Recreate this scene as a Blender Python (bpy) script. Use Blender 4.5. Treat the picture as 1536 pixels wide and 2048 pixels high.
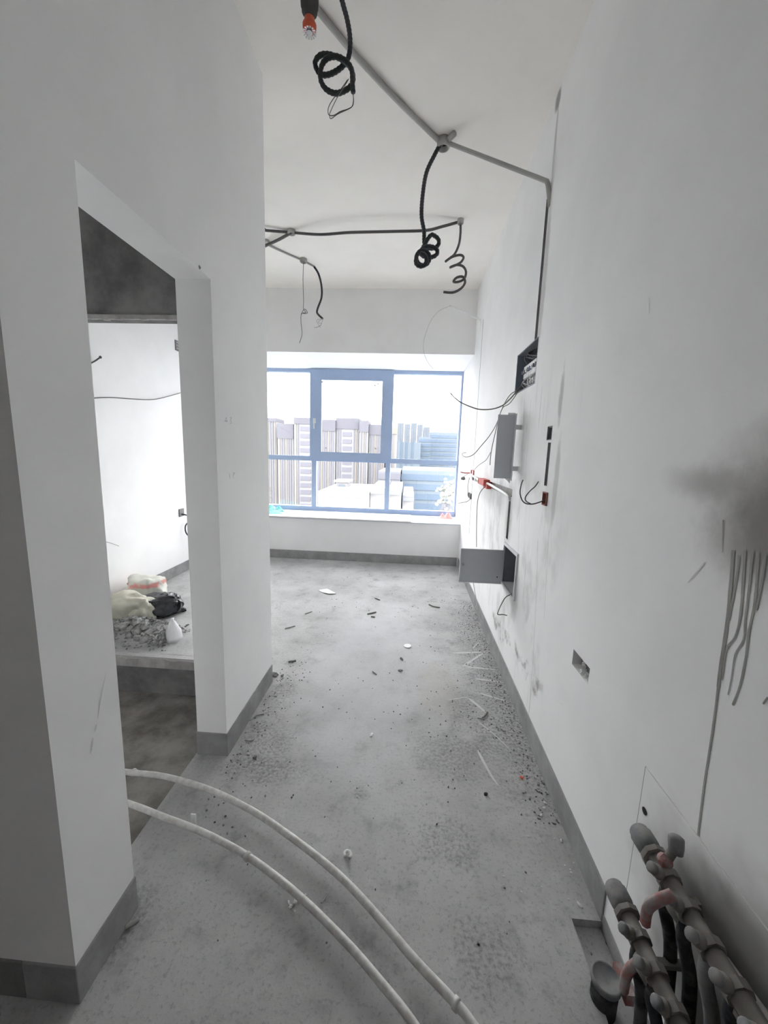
import bpy, bmesh, math, random
from mathutils import Vector, Matrix, noise as mnoise
R0 = random.Random(7)
for o in list(bpy.data.objects): bpy.data.objects.remove(o)
S = bpy.context.scene
COL = S.collection

# ------------------------------------------------------------------ camera
F, YAW, PITCH, ROLL, H = 758.78, -0.0587, -0.1535, 0.0314, 1.5
_fw = Vector((math.sin(YAW)*math.cos(PITCH), math.cos(YAW)*math.cos(PITCH), math.sin(PITCH)))
_r0 = Vector((math.cos(YAW), -math.sin(YAW), 0)); _u0 = _r0.cross(_fw)
_r = _r0*math.cos(ROLL) + _u0*math.sin(ROLL); _u = -_r0*math.sin(ROLL) + _u0*math.cos(ROLL)
cd = bpy.data.cameras.new('camera'); cam = bpy.data.objects.new('camera', cd); COL.objects.link(cam)
cd.sensor_fit = 'HORIZONTAL'; cd.sensor_width = 36; cd.lens = F/1536*36; cd.clip_start = .02; cd.clip_end = 3000
cam.matrix_world = Matrix(((_r.x, _u.x, -_fw.x, 0), (_r.y, _u.y, -_fw.y, 0), (_r.z, _u.z, -_fw.z, H), (0, 0, 0, 1)))
S.camera = cam
# ------------------------------------------------------------------ sky and exposure
wd = bpy.data.worlds.new('sky'); S.world = wd; wd.use_nodes = True
bg = wd.node_tree.nodes['Background']; bg.inputs[0].default_value = (1, .995, .985, 1); bg.inputs[1].default_value = 9.0
S.view_settings.view_transform = 'Standard'; S.view_settings.look = 'None'
S.view_settings.gamma = 1; S.view_settings.use_curve_mapping = False
S.view_settings.exposure = 0.4
S.cycles.max_bounces = 20; S.cycles.diffuse_bounces = 14; S.cycles.transparent_max_bounces = 16

def ray(x, y): return _fw + _r*((x-768)/F) - _u*((y-1024)/F)
def PX(x, y, X=None, Y=None, Z=None):
    d = ray(x, y)
    t = X/d.x if X is not None else Y/d.y if Y is not None else (Z-H)/d.z
    return Vector((0, 0, H)) + d*t
XA, XB = .690, .0095
def XR(y): return XA + XB*y
def PW(x, y, off=0):                     # a point on the right wall, off metres into the room
    d = ray(x, y); t = (XA-off)/(d.x-XB*d.y)
    return Vector((0, 0, H)) + d*t

# ------------------------------------------------------------------ materials
class NT:
    def __init__(s, name):
        s.m = bpy.data.materials.new(name); s.m.use_nodes = True; s.t = s.m.node_tree; s.b = s.t.nodes['Principled BSDF']
        s.co = s.t.nodes.new('ShaderNodeTexCoord').outputs['Object']; s.sx = None
    def n(s, k): return s.t.nodes.new(k)
    def put(s, sock, v):
        if isinstance(v, (int, float)): sock.default_value = v
        elif isinstance(v, tuple): sock.default_value = v if len(v) == 4 or len(sock.default_value) == 3 else v+(1,)
        else: s.t.links.new(v, sock)
    def math(s, op, a, b=0, c=None):
        q = s.n('ShaderNodeMath'); q.operation = op; s.put(q.inputs[0], a); s.put(q.inputs[1], b)
        if c is not None: s.put(q.inputs[2], c)
        return q.outputs[0]
    def xyz(s):
        if not s.sx:
            q = s.n('ShaderNodeSeparateXYZ'); s.t.links.new(s.co, q.inputs[0]); s.sx = q.outputs
        return s.sx
    def scaled(s, v):
        q = s.n('ShaderNodeVectorMath'); q.operation = 'MULTIPLY'; s.t.links.new(s.co, q.inputs[0]); q.inputs[1].default_value = v; return q.outputs[0]
    def noise(s, scale, detail=4, rough=.55, vec=None):
        q = s.n('ShaderNodeTexNoise'); q.inputs['Scale'].default_value = scale; q.inputs['Detail'].default_value = detail; q.inputs['Roughness'].default_value = rough
        s.t.links.new(vec if vec is not None else s.co, q.inputs['Vector']); return q.outputs['Fac']
    def ramp(s, v, a, b, lo=0, hi=1):
        q = s.n('ShaderNodeMapRange'); q.interpolation_type = 'SMOOTHSTEP'; s.put(q.inputs['Value'], v)
        q.inputs['From Min'].default_value = a; q.inputs['From Max'].default_value = b; q.inputs['To Min'].default_value = lo; q.inputs['To Max'].default_value = hi
        return q.outputs['Result']
    def band(s, v, a, b, soft): return s.math('MULTIPLY', s.ramp(v, a-soft, a+soft), s.ramp(v, b-soft, b+soft, 1, 0))
    def mul(s, *a):
        r = a[0]
        for q in a[1:]: r = s.math('MULTIPLY', r, q)
        return r
    def add(s, *a):
        r = a[0]
        for q in a[1:]: r = s.math('ADD', r, q)
        return r
    def blob(s, cx, cy, rx, ry, ax='yz', wob=.6, sc=9):   # soft irregular spot
        x = s.xyz(); u = x['XYZ'.index(ax[0].upper())]; v = x['XYZ'.index(ax[1].upper())]
        du = s.math('DIVIDE', s.math('SUBTRACT', u, cx), rx); dv = s.math('DIVIDE', s.math('SUBTRACT', v, cy), ry)
        d = s.math('SQRT', s.add(s.math('MULTIPLY', du, du), s.math('MULTIPLY', dv, dv)))
        d = s.add(d, s.math('MULTIPLY', s.math('SUBTRACT', s.noise(sc, 3), .5), wob*2))
        return s.ramp(d, .45, 1.1, 1, 0)
    def soft(s, cx, cy, rx, ry, wob=.4, sc=7):
        x = s.xyz(); du = s.math('DIVIDE', s.math('SUBTRACT', x[1], cx), rx); dv = s.math('DIVIDE', s.math('SUBTRACT', x[2], cy), ry)
        d = s.math('SQRT', s.add(s.math('MULTIPLY', du, du), s.math('MULTIPLY', dv, dv)))
        d = s.add(d, s.math('MULTIPLY', s.math('SUBTRACT', s.noise(sc, 6, .65), .5), wob*2))
        return s.ramp(d, .1, 1.15, 1, 0)
    def mix(s, a, b, f):
        q = s.n('ShaderNodeMix'); q.data_type = 'RGBA'; s.put(q.inputs['Factor'], f); s.put(q.inputs['A'], a); s.put(q.inputs['B'], b); return q.outputs['Result']
    def out(s, col, rough=.8, metal=0, bump=None, bs=.3, bd=.003, spec=.3):
        s.put(s.b.inputs['Base Color'], col); s.put(s.b.inputs['Roughness'], rough); s.b.inputs['Metallic'].default_value = metal
        s.b.inputs['Specular IOR Level'].default_value = spec
        if bump is not None:
            q = s.n('ShaderNodeBump'); q.inputs['Strength'].default_value = bs; q.inputs['Distance'].default_value = bd
            s.t.links.new(bump, q.inputs['Height']); s.t.links.new(q.outputs[0], s.b.inputs['Normal'])
        return s.m
def simple(name, c, rough=.6, metal=0, var=.12, scale=30, bs=.15, spec=.3):
    t = NT(name); n = t.noise(scale, 4)
    d = tuple(x*(1-var) for x in c); e = tuple(min(1, x*(1+var)) for x in c)
    return t.out(t.mix(d, e, n), rough, metal, n, bs, .002, spec)
def dusty(name, c, dust=(.36, .35, .33), amt=.55, rough=.7, metal=0):
    t = NT(name); n = t.noise(26, 5, .65)
    return t.out(t.mix(c, dust, t.ramp(n, .62-amt*.5, .62)), rough, metal, n, .25, .002, .25)

WH = (.905, .905, .905)
def plaster(name, c=WH):
    t = NT(name); n = t.noise(2.2, 5, .6); f = t.noise(60, 3)
    col = t.mix(tuple(x*.96 for x in c), c, t.ramp(n, .35, .65))
    return t.out(col, .85, 0, f, .06, .002, .2), t
M = {}
M['plaster'] = plaster('white_plaster')[0]
M['ceiling'] = plaster('ceiling_paint', (.925, .895, .845))[0]
def wall_right_mat():
    t = NT('scuffed_white_plaster'); x, y, z = t.xyz()
    n = t.noise(2.2, 5, .6); col = t.mix(tuple(q*.955 for q in WH), WH, t.ramp(n, .35, .65))
    # thin vertical trowel and drip streaks on the lower middle of the wall
    st = t.noise(1, 4, .7, t.scaled((1, 55, 1.6)))
    reg = t.mul(t.band(y, 1.75, 4.1, .25), t.band(z, .12, 1.9, .15))
    col = t.mix(col, (.30, .30, .29), t.mul(reg, t.ramp(st, .56, .74), t.ramp(t.noise(2.5, 3), .40, .62), .8))
    # dusty grey cement smear around the chased boxes
    sm = t.noise(5, 5, .6, t.scaled((1, 1, .55)))
    reg2 = t.mul(t.band(y, 1.8, 3.6, .3), t.band(z, .2, 1.35, .12))
    col = t.mix(col, (.46, .46, .45), t.mul(reg2, t.ramp(sm, .46, .70), .6))
    # ragged dark crumbled edge above the cleaner strip over the skirting
    edge = t.add(z, t.math('MULTIPLY', t.math('SUBTRACT', t.noise(5, 6, .75), .5), .34))
    lim = t.math('SUBTRACT', .47, t.math('MULTIPLY', y, .085))
    e = t.math('SUBTRACT', edge, lim)
    col = t.mix(col, (.30, .29, .28), t.mul(t.band(y, 1.78, 2.9, .06), t.band(e, -.01, .05, .03), t.ramp(t.noise(9, 4), .42, .6), .85))
    # damp stain high on the near part of the wall
    col = t.mix(col, (.27, .255, .24), t.mul(t.soft(.735, 1.415, .26, .19, .5, 6), .95))
    col = t.mix(col, (.27, .255, .24), t.mul(t.soft(.76, 1.35, .15, .10, .3, 9), .65))
    col = t.mix(col, (.35, .34, .33), t.mul(t.soft(.93, 1.455, .17, .05, .4, 9), .5))
    # black smudge round the dusty slot, and at the ceiling
    col = t.mix(col, (.33, .33, .32), t.mul(t.blob(1.90, 1.78, .03, .16, 'yz', .5, 12), .6))
    col = t.mix(col, (.30, .29, .28), t.mul(t.blob(1.86, 1.40, .035, .25, 'yz', .5, 9), .4))
    col = t.mix(col, (.22, .21, .2), t.mul(t.blob(2.36, 3.37, .05, .06, 'yz', .3, 12), .8))
    col = t.mix(col, (.40, .39, .38), t.mul(t.blob(2.345, 3.14, .02, .25, 'yz', .3, 12), .6))
    col = t.mix(col, (.38, .38, .36), t.mul(t.blob(2.33, 2.5, .05, .5, 'yz', .4, 9), .55))
    col = t.mix(col, (.40, .40, .39), t.mul(t.soft(2.66, 1.1, .12, .28, .5, 8), .75))
    col = t.mix(col, (.42, .42, .41), t.mul(t.soft(2.55, 1.62, .16, .36, .5, 8), .6))
    col = t.mix(col, (.45, .45, .44), t.mul(t.soft(3.3, 1.2, .9, .16, .6, 6), .6))
    col = t.mix(col, (.40, .40, .39), t.mul(t.soft(2.36, .62, .10, .18, .5, 8), .55))
    # halo round the pipe manifold: grey dust plus its shadow painted in
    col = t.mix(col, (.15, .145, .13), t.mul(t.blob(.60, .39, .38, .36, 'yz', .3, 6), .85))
    return t.out(col, .85, 0, t.noise(60, 3), .08, .002, .2)
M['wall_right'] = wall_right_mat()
def floor_mat():
    t = NT('bare_cement_floor'); x, y, z = t.xyz()
    a = t.noise(1.1, 6, .6); b = t.noise(7, 6, .7); c = t.noise(70, 4, .7); d = t.noise(26, 5, .75)
    col = t.mix((.378, .377, .372), (.54, .54, .54), t.ramp(a, .32, .68))
    col = t.mix(col, (.22, .22, .215), t.mul(t.ramp(b, .50, .72), .6))
    col = t.mix(col, (.60, .60, .60), t.mul(t.ramp(b, .45, .28), .35))
    sp = t.ramp(d, .60, .70)
    col = t.mix(col, (.13, .13, .13), t.mul(sp, .28))
    col = t.mix(col, (.24, .245, .25), t.mul(t.ramp(c, .52, .66), .5))
    # dust and grit strip swept against the right wall
    g = t.ramp(t.add(x, t.math('MULTIPLY', t.math('SUBTRACT', b, .5), .35)), .36, .62)
    col = t.mix(col, (.17, .17, .175), t.mul(g, t.band(y, 1.55, 3.7, .35), t.ramp(c, .38, .62), .7))
    # dirty patches
    for (cx, cy, rx, ry, f) in ((.28, 1.75, .20, .16, .55), (.40, 2.05, .12, .2, .5), (-.28, 2.62, .10, .09, .5), (-.02, 2.5, .07, .22, .45), (-.15, 1.468, .035, .035, .9),
                                (-.66, 1.72, .12, .2, .6), (-.72, 2.1, .09, .2, .5), (.33, 3.2, .22, .12, .5), (.2, 1.3, .14, .1, .45), (.30, .95, .12, .1, .5), (-.60, 1.55, .25, .07, .5), (-.84, .95, .06, .12, .6)):
        col = t.mix(col, (.15, .15, .148), t.mul(t.blob(cx, cy, rx*1.2, ry*1.2, 'xy', .9, 6), f*.8, t.ramp(c, .34, .62)))
    # paler lane down the middle
    col = t.mix(col, (.62, .635, .655), t.mul(t.blob(-.2, 2.6, .55, 1.3, 'xy', .5, 4), .5))
    col = t.mix(col, (.46, .43, .36), t.mul(t.blob(.25, 2.3, .16, .35, 'xy', .4, 5), .22))
    return t.out(col, .8, 0, t.add(c, t.math('MULTIPLY', b, .5)), .35, .003, .25)
M['floor'] = floor_mat()
def cement_mat(name, lo, hi, sc=6):
    t = NT(name); b = t.noise(sc, 6, .65); c = t.noise(80, 3)
    return t.out(t.mix(lo, hi, t.ramp(b, .3, .7)), .9, 0, t.add(b, c), .3, .003, .2)
M['cement'] = cement_mat('grey_cement_band', (.25, .25, .25), (.36, .36, .36))
M['darkcement'] = cement_mat('dark_raw_concrete', (.13, .13, .128), (.25, .25, .245), 4)
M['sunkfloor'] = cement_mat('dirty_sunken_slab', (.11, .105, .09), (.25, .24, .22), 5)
M['screed'] = cement_mat('broken_screed_edge', (.33, .32, .31), (.48, .47, .46), 9)
M['frame'] = simple('glare_lightened_window_frame', (.34, .43, .60), .45, .0, .06)  # dark grey frame; veiling window glare is put into this lighter blue
M['sill'] = simple('sill_paint', (.56, .59, .65), .6, 0, .03)
M['board'] = simple('white_sill_board', (.70, .68, .68), .5, 0, .02)
M['metal'] = simple('grey_enamel_metal', (.56, .58, .62), .5, .0, .05, 12)
M['metaledge'] = simple('pale_enamel_edge', (.68, .69, .70), .45, 0, .04)
M['boxin'] = simple('dark_box_interior', (.17, .18, .20), .7, 0, .2)
M['boxside'] = simple('blue_grey_box_side', (.20, .23, .28), .6, 0, .08)
M['black'] = simple('black_corrugated_plastic', (.042, .046, .052), .5, 0, .2)
M['wire'] = simple('grey_thin_wire', (.10, .10, .10), .5, 0, .1)
M['cable'] = simple('dusty_grey_cable', (.22, .22, .20), .6, 0, .1)
M['palewire'] = simple('pale_grey_wire', (.42, .42, .44), .6, 0, .1)
M['pvc'] = simple('white_pvc_conduit', (.74, .74, .73), .45, 0, .05)
M['dustpvc'] = simple('dust_grey_conduit', (.42, .415, .395), .7, 0, .08)
M['pex'] = dusty('dusty_white_heating_pipe', (.66, .66, .64), (.54, .53, .50), .4, .5)
M['red'] = simple('red_plastic', (.55, .10, .085), .5, 0, .15)
M['dustred'] = dusty('dusty_red_plastic', (.33, .14, .13), (.33, .30, .29), .5)
M['brick'] = simple('dull_red_socket_box', (.26, .10, .08), .7, 0, .2)
M['orange'] = simple('orange_red_cap', (.82, .16, .09), .45, 0, .1)
M['iron'] = simple('dark_pipe_iron', (.09, .09, .085), .7, .2, .25)
M['chrome'] = simple('dull_chrome', (.5, .5, .5), .3, .8, .1)
M['dustbrass'] = dusty('dust_covered_brass', (.20, .19, .17), (.24, .23, .21), .7, .75)
M['dustgrey'] = dusty('dust_covered_grey_plastic', (.17, .18, .19), (.25, .245, .24), .6, .75)
M['dustblack'] = dusty('dusty_black_insulation', (.02, .024, .03), (.07, .07, .07), .4, .8)
M['white'] = simple('white_plastic', (.82, .82, .82), .5, 0, .04)
M['rubble'] = cement_mat('broken_concrete', (.13, .13, .125), (.42, .42, .41), 14)
M['crumb'] = cement_mat('cement_crumb', (.12, .12, .12), (.30, .30, .30), 20)
M['palecrumb'] = simple('pale_plaster_chip', (.78, .78, .77), .7, 0, .06)
M['blackbag'] = simple('black_plastic_film', (.022, .024, .03), .26, 0, .2, 14, .3, .6)
M['whitebag'] = simple('white_plastic_film', (.84, .84, .86), .45, 0, .04, 20, .2)
def sack_mat():
    t = NT('woven_sack_with_red_print'); x, y, z = t.xyz(); n = t.noise(9, 4)
    col = t.mix((.62, .62, .54), (.78, .79, .74), n)
    red = t.mul(t.band(t.add(z, t.math('MULTIPLY', n, .04)), .215, .255, .012), t.ramp(t.noise(14, 3), .38, .5), t.ramp(x, -2.12, -2.2))
    col = t.mix(col, (.75, .25, .23), t.mul(red, .8))
    return t.out(col, .75, 0, t.noise(160, 2), .2, .002)
M['sack'] = sack_mat()
M['sack2'] = simple('beige_woven_sack', (.58, .57, .48), .8, 0, .14, 14)
M['teal'] = simple('teal_plastic_cloth', (.22, .62, .58), .5, 0, .15, 12)
M['pink'] = simple('pink_plastic_film', (.92, .42, .38), .45, 0, .15, 14)
M['stain'] = simple('dried_damp_run', (.32, .315, .30), .9, 0, .1)
M['chalk'] = simple('pale_scrape', (.58, .58, .58), .9, 0, .1)
M['scuff'] = simple('grey_scuff', (.66, .66, .65), .9, 0, .1)
M['pencil'] = simple('pencil_grey', (.53, .53, .54), .9, 0, .05)
M['hole'] = simple('dark_hole', (.04, .04, .04), .9, 0, .1)
M['wood'] = simple('grey_splinter', (.20, .19, .17), .8, 0, .2)
def glass_mat():
    m = bpy.data.materials.new('clear_window_glass'); m.use_nodes = True; t = m.node_tree; t.nodes.clear()
    o = t.nodes.new('ShaderNodeOutputMaterial'); tr = t.nodes.new('ShaderNodeBsdfTransparent'); gl = t.nodes.new('ShaderNodeBsdfGlossy'); mx = t.nodes.new('ShaderNodeMixShader')
    tr.inputs[0].default_value = (.96, .965, .97, 1); gl.inputs['Roughness'].default_value = .02; mx.inputs[0].default_value = .04
    t.links.new(tr.outputs[0], mx.inputs[1]); t.links.new(gl.outputs[0], mx.inputs[2]); t.links.new(mx.outputs[0], o.inputs[0]); return m
M['glass'] = glass_mat()

# ------------------------------------------------------------------ mesh helpers
class MB:
    def __init__(s): s.v = []; s.f = []
    def box(s, a, b):
        x0, y0, z0 = a; x1, y1, z1 = b; k = len(s.v)
        s.v += [(x0, y0, z0), (x1, y0, z0), (x1, y1, z0), (x0, y1, z0), (x0, y0, z1), (x1, y0, z1), (x1, y1, z1), (x0, y1, z1)]
        s.f += [tuple(k+i for i in q) for q in ((0, 3, 2, 1), (4, 5, 6, 7), (0, 1, 5, 4), (1, 2, 6, 5), (2, 3, 7, 6), (3, 0, 4, 7))]; return s
    def wbox(s, y0, y1, z0, z1, o0, o1):       # a box against the right wall, o = distance into the room
        k = len(s.v)
        for (y, z) in ((y0, z0), (y1, z0), (y1, z1), (y0, z1)):
            for o in (o0, o1): s.v.append((XR(y)-o, y, z))
        s.f += [tuple(k+i for i in q) for q in ((0, 2, 4, 6), (1, 7, 5, 3), (0, 1, 3, 2), (2, 3, 5, 4), (4, 5, 7, 6), (6, 7, 1, 0))]; return s
    def quad(s, *p):
        k = len(s.v); s.v += [tuple(q) for q in p]; s.f.append(tuple(range(k, k+len(p)))); return s
    def tube(s, pts, r, n=8, corr=0, pitch=.0045):
        P = [Vector(p) for p in pts]
        if corr:
            Q = [P[0]]; acc = 0
            for a, b in zip(P, P[1:]):
                L = (b-a).length; d = pitch-acc
                while d <= L: Q.append(a+(b-a)*(d/L)); d += pitch
                acc = L-(d-pitch)
            P = Q
        up = None; k = len(s.v); m = len(P)
        for i, p in enumerate(P):
            t = (P[min(i+1, m-1)]-P[max(i-1, 0)]).normalized()
            if up is None:
                up = Vector((0, 0, 1)) if abs(t.z) < .9 else Vector((1, 0, 0))
            up = (up-t*up.dot(t)); up = up.normalized() if up.length > 1e-6 else t.orthogonal().normalized()
            w = t.cross(up); rr = (r[i] if isinstance(r, (list, tuple)) else r)
            if corr: rr *= 1+corr*(1 if (i//2) % 2 else -1)
            for j in range(n):
                a = 2*math.pi*j/n; s.v.append(tuple(p+up*(rr*math.cos(a))+w*(rr*math.sin(a))))
        for i in range(m-1):
            for j in range(n): s.f.append((k+i*n+j, k+i*n+(j+1) % n, k+(i+1)*n+(j+1) % n, k+(i+1)*n+j))
        s.f.append(tuple(k+j for j in reversed(range(n)))); s.f.append(tuple(k+(m-1)*n+j for j in range(n))); return s
    def lathe(s, prof, c, ax=(0, 0, 1), n=20):   # prof: (radius, height) along ax from c
        c = Vector(c); ax = Vector(ax).normalized(); u = ax.orthogonal().normalized(); w = ax.cross(u); k = len(s.v)
        for (r, h) in prof:
            for j in range(n):
                a = 2*math.pi*j/n; s.v.append(tuple(c+ax*h+u*(r*math.cos(a))+w*(r*math.sin(a))))
        for i in range(len(prof)-1):
            for j in range(n): s.f.append((k+i*n+j, k+i*n+(j+1) % n, k+(i+1)*n+(j+1) % n, k+(i+1)*n+j))
        s.f.append(tuple(k+j for j in reversed(range(n)))); s.f.append(tuple(k+(len(prof)-1)*n+j for j in range(n))); return s
    def rock(s, c, r, rnd, sub=1, sq=(1, 1, 1), rough=.35, floor=None):
        bm = bmesh.new(); bmesh.ops.create_icosphere(bm, subdivisions=sub, radius=1); k = len(s.v); a = rnd.uniform(0, 6.3); ca, sa = math.cos(a), math.sin(a)
        tilt = rnd.uniform(-.4, .4); ct, st = math.cos(tilt), math.sin(tilt)
        for v in bm.verts:
            p = v.co*(1+rnd.uniform(-rough, rough)); x, y, z = p.x*sq[0]*r, p.y*sq[1]*r, p.z*sq[2]*r
            y, z = y*ct-z*st, y*st+z*ct
            x, y = x*ca-y*sa, x*sa+y*ca
            q = [c[0]+x, c[1]+y, c[2]+z]
            if floor is not None: q[2] = max(q[2], floor)
            s.v.append(tuple(q))
        for f in bm.faces: s.f.append(tuple(k+v.index for v in f.verts))
        bm.free(); return s
    def build(s, name, mat, parent=None, smooth=False, origin=None):
        me = bpy.data.meshes.new(name)
        o = Vector(origin) if origin is not None else None
        vs = s.v if o is None else [tuple(Vector(v)-o) for v in s.v]
        me.from_pydata(vs, [], s.f); me.materials.append(M[mat] if isinstance(mat, str) else mat)
        bm = bmesh.new(); bm.from_mesh(me); bmesh.ops.recalc_face_normals(bm, faces=bm.faces); bm.to_mesh(me); bm.free()
        if smooth:
            for p in me.polygons: p.use_smooth = True
        ob = bpy.data.objects.new(name, me); COL.objects.link(ob)
        if o is not None: ob.location = o
        if parent is not None: ob.parent = parent
        return ob
def bevel(o, w=.002, seg=2):
    m = o.modifiers.new('bevel', 'BEVEL'); m.width = w; m.segments = seg; m.limit_method = 'ANGLE'; return o
def smooth_path(pts, k=6):
    P = [Vector(p) for p in pts]; Q = []
    for i in range(len(P)-1):
        a, b, c, d = P[max(i-1, 0)], P[i], P[i+1], P[min(i+2, len(P)-1)]
        for j in range(k):
            t = j/k; Q.append(.5*((2*b)+(c-a)*t+(2*a-5*b+4*c-d)*t*t+(3*b-a-3*c+d)*t**3))
    Q.append(P[-1]); return Q
def tag(o, label, cat, group=None, kind=None):
    if label: o['label'] = label
    if cat: o['category'] = cat
    if group: o['group'] = group
    if kind: o['kind'] = kind
    return o
def struct(o, label=None, cat=None): return tag(o, label, cat, None, 'structure')
def empty(name, loc, label, cat, group=None, kind=None):
    o = bpy.data.objects.new(name, None); COL.objects.link(o); o.location = loc; o.empty_display_size = .05
    return tag(o, label, cat, group, kind)
def part(mb, name, mat, root, smooth=False):       # world-space mesh under an Empty root
    ob = mb.build(name, mat, None, smooth); ob.parent = root; ob.location = -root.location; return ob
def sub(mb, name, mat, par, smooth=False):          # world-space mesh under a part of a root
    ob = mb.build(name, mat, None, smooth); ob.parent = par
    p = par; off = Vector()
    while p is not None: off += p.location; p = p.parent
    ob.location = -off; return ob

# ------------------------------------------------------------------ the shell
XL, XLB, ZC = -.831, -.98, 3.414
Y0, Y1, Y2, Y3 = .764, .982, 1.619, 2.235
YK, YW, YB, ZS, ZB, ZD, HB = 5.09, 5.75, 4.80, .572, 2.69, 2.177, .121
XFL = -2.667; YBACK = -1.5; YLED = 2.43; ZSUNK = -.277

# floor: main room + corridor, with a shallow pocket by the manifold
fl = MB()
def fbox(x0, x1, y0, y1, zt=0, zb=-.35): fl.box((x0, y0, zb), (x1, y1, zt))
fbox(XFL, .60, YLED, 5.2); fbox(XLB-.01, .60, 1.075, YLED); fbox(XLB-.01, .60, Y0, 1.075); fbox(XFL, .60, YBACK, Y0)
fbox(.60, .80, 1.075, 5.2); fbox(.60, .80, YBACK, 1.075, -.03)
floor = struct(fl.build('floor', 'floor'), 'bare grey cement floor of the corridor and the window room', 'floor')
sf = MB(); sf.box((XFL, .9, -.40), (XLB-.012, YLED-.002, ZSUNK))
struct(sf.build('floor_sunken', 'sunkfloor'), 'dark dirty sunken slab seen through the doorway', 'floor')
# ragged screed lip of the raised floor behind the sunken slab
lip = MB(); n = 60
for i in range(n):
    xa = XFL+(XLB-XFL)*i/n; xb = XFL+(XLB-XFL)*(i+1)/n
    ya = YLED-.012-.03*mnoise.noise((xa*9, 1, 0)); yb = YLED-.012-.03*mnoise.noise((xb*9, 1, 0))
    za = -.012+.012*mnoise.noise((xa*14, 5, 0)); zb_ = -.012+.012*mnoise.noise((xb*14, 5, 0))
    lip.quad((xa, ya, za), (xb, yb, zb_), (xb, YLED+.05, .002), (xa, YLED+.05, .002))
    lip.quad((xa, YLED-.015, -.074), (xb, YLED-.015, -.074), (xb, yb, zb_), (xa, ya, za))
sub(lip, 'screed_lip', 'screed', floor)
dk = MB(); dk.box((XFL, YLED-.008, ZSUNK-.02), (XLB-.012, YLED+.02, -.074)); sub(dk, 'slab_step', 'darkcement', floor)

cl = MB(); cl.box((XFL-.2, YBACK-.2, ZC), (1.0, 6.0, ZC+.15)); struct(cl.build('ceiling', 'ceiling'), 'white plastered ceiling with cables hanging from it', 'ceiling')

# left partition with the doorway
wl = MB()
wl.box((XLB, Y0, -.3), (XL, Y1, ZC)); wl.box((XLB, Y2, -.3), (XL, Y3, ZC)); wl.box((XLB, Y1, ZD), (XL, Y2, ZC)); wl.box((-1.13, Y3-.12, -.3), (XLB+.035, YLED+.09, 2.284)); wl.box((-.988, Y3-.12, 2.284), (XLB+.035, YLED+.09, ZC))
wall_left = struct(wl.build('wall_left', 'plaster'), 'white plaster partition with an open doorway', 'wall')
w2 = MB(); w2.box((XFL-.15, Y0, -.3), (XLB, .90, ZC)); struct(w2.build('wall_left_near', 'plaster'), 'shaded wall end at the near left edge', 'wall')
w3 = MB(); w3.box((XFL-.15, .9, -.3), (XFL, 6.0, ZC)); struct(w3.build('wall_left_far', 'plaster'), 'bright white wall seen through the doorway', 'wall')
# concrete beam over the demolished wall, standing on a short pier
bmw = MB(); bmw.box((XFL, YLED, 2.285), (-.99, YLED+.09, ZC));
wall_beam = struct(bmw.build('wall_beam', 'darkcement'), 'raw dark concrete beam above the doorway view', 'beam')
rb = MB()
for i in range(40):
    xa = XFL+i*.042; q = .012*abs(mnoise.noise((xa*12, 3, 1)))
    rb.box((xa, YLED-.012, 2.285-.004-q), (xa+.042, YLED+.01, 2.305))
sub(rb, 'beam_edge_bead', 'screed', wall_beam)

# far wall: seat under the window, beam over it
wf = MB(); wf.box((XFL, YK, -.3), (.80, 6.0, ZS)); wf.box((XFL, YB, ZB), (.80, 6.0, ZC))
wf.box((XFL-.15, YW-.06, ZS), (-2.50, 6.0, ZB))
struct(wf.build('wall_far', 'plaster'), 'white window wall with a low seat and a deep beam', 'wall')
sl = MB(); sl.box((XFL, YK-.012, ZS), (XR(YK)+.01, YW, ZS+.012)); struct(sl.build('trim_1', 'sill'), 'pale blue white window sill slab', 'sill')

# right wall as a relief with chased recesses
def recess_wall(holes, y0, y1, z0, z1):
    ys = sorted({y0, y1, *[h[0] for h in holes], *[h[1] for h in holes]}); zs = sorted({z0, z1, *[h[2] for h in holes], *[h[3] for h in holes]})
    mb = MB(); D = {}
    for i in range(len(ys)-1):
        for j in range(len(zs)-1):
            yc, zc = (ys[i]+ys[i+1])/2, (zs[j]+zs[j+1])/2; D[i, j] = max([0]+[h[4] for h in holes if h[0] < yc < h[1] and h[2] < zc < h[3]])
    p = lambda y, z, d: (XR(y)+d, y, z)
    for (i, j), d in D.items():
        a, b, c, e = ys[i], ys[i+1], zs[j], zs[j+1]; mb.quad(p(a, c, d), p(a, e, d), p(b, e, d), p(b, c, d))
        q = D.get((i+1, j))
        if q is not None and q != d: mb.quad(p(b, c, d), p(b, e, d), p(b, e, q), p(b, c, q))
        q = D.get((i, j+1))
        if q is not None and q != d: mb.quad(p(a, e, d), p(b, e, d), p(b, e, q), p(a, e, q))
    return mb
def wr(pts):                                     # y/z bounds on the right wall of a pixel outline
    P = [PW(*q) for q in pts]; return min(p.y for p in P), max(p.y for p in P), min(p.z for p in P), max(p.z for p in P)
DB = (2.33, 2.76, 1.925, 2.185)                  # breaker recess
LB = (2.36, 2.68, .615, .885)                    # low box recess
SH = wr([(1147, 1300), (1178, 1335), (1176, 1368), (1144, 1328)])
JB = (1.975, 2.045, 1.592, 1.662); SJ = (1.975, 2.018, 1.36, 1.58); RB = (1.945, 2.005, 1.262, 1.33)
holes = [(2.362, 2.412, 2.185, 2.93, .03), DB+(.10,), LB+(.09,), SH+(.045,), JB+(.03,), SJ+(.018,), RB+(.02,),
         (2.635, 2.69, .93, 1.235, .03), (2.62, 4.4, 1.232, 1.285, .022), (4.31, 4.328, .6, 2.93, .012)]
wr_ = recess_wall(holes, YBACK-.2, 6.0, -.35, ZC)
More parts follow.
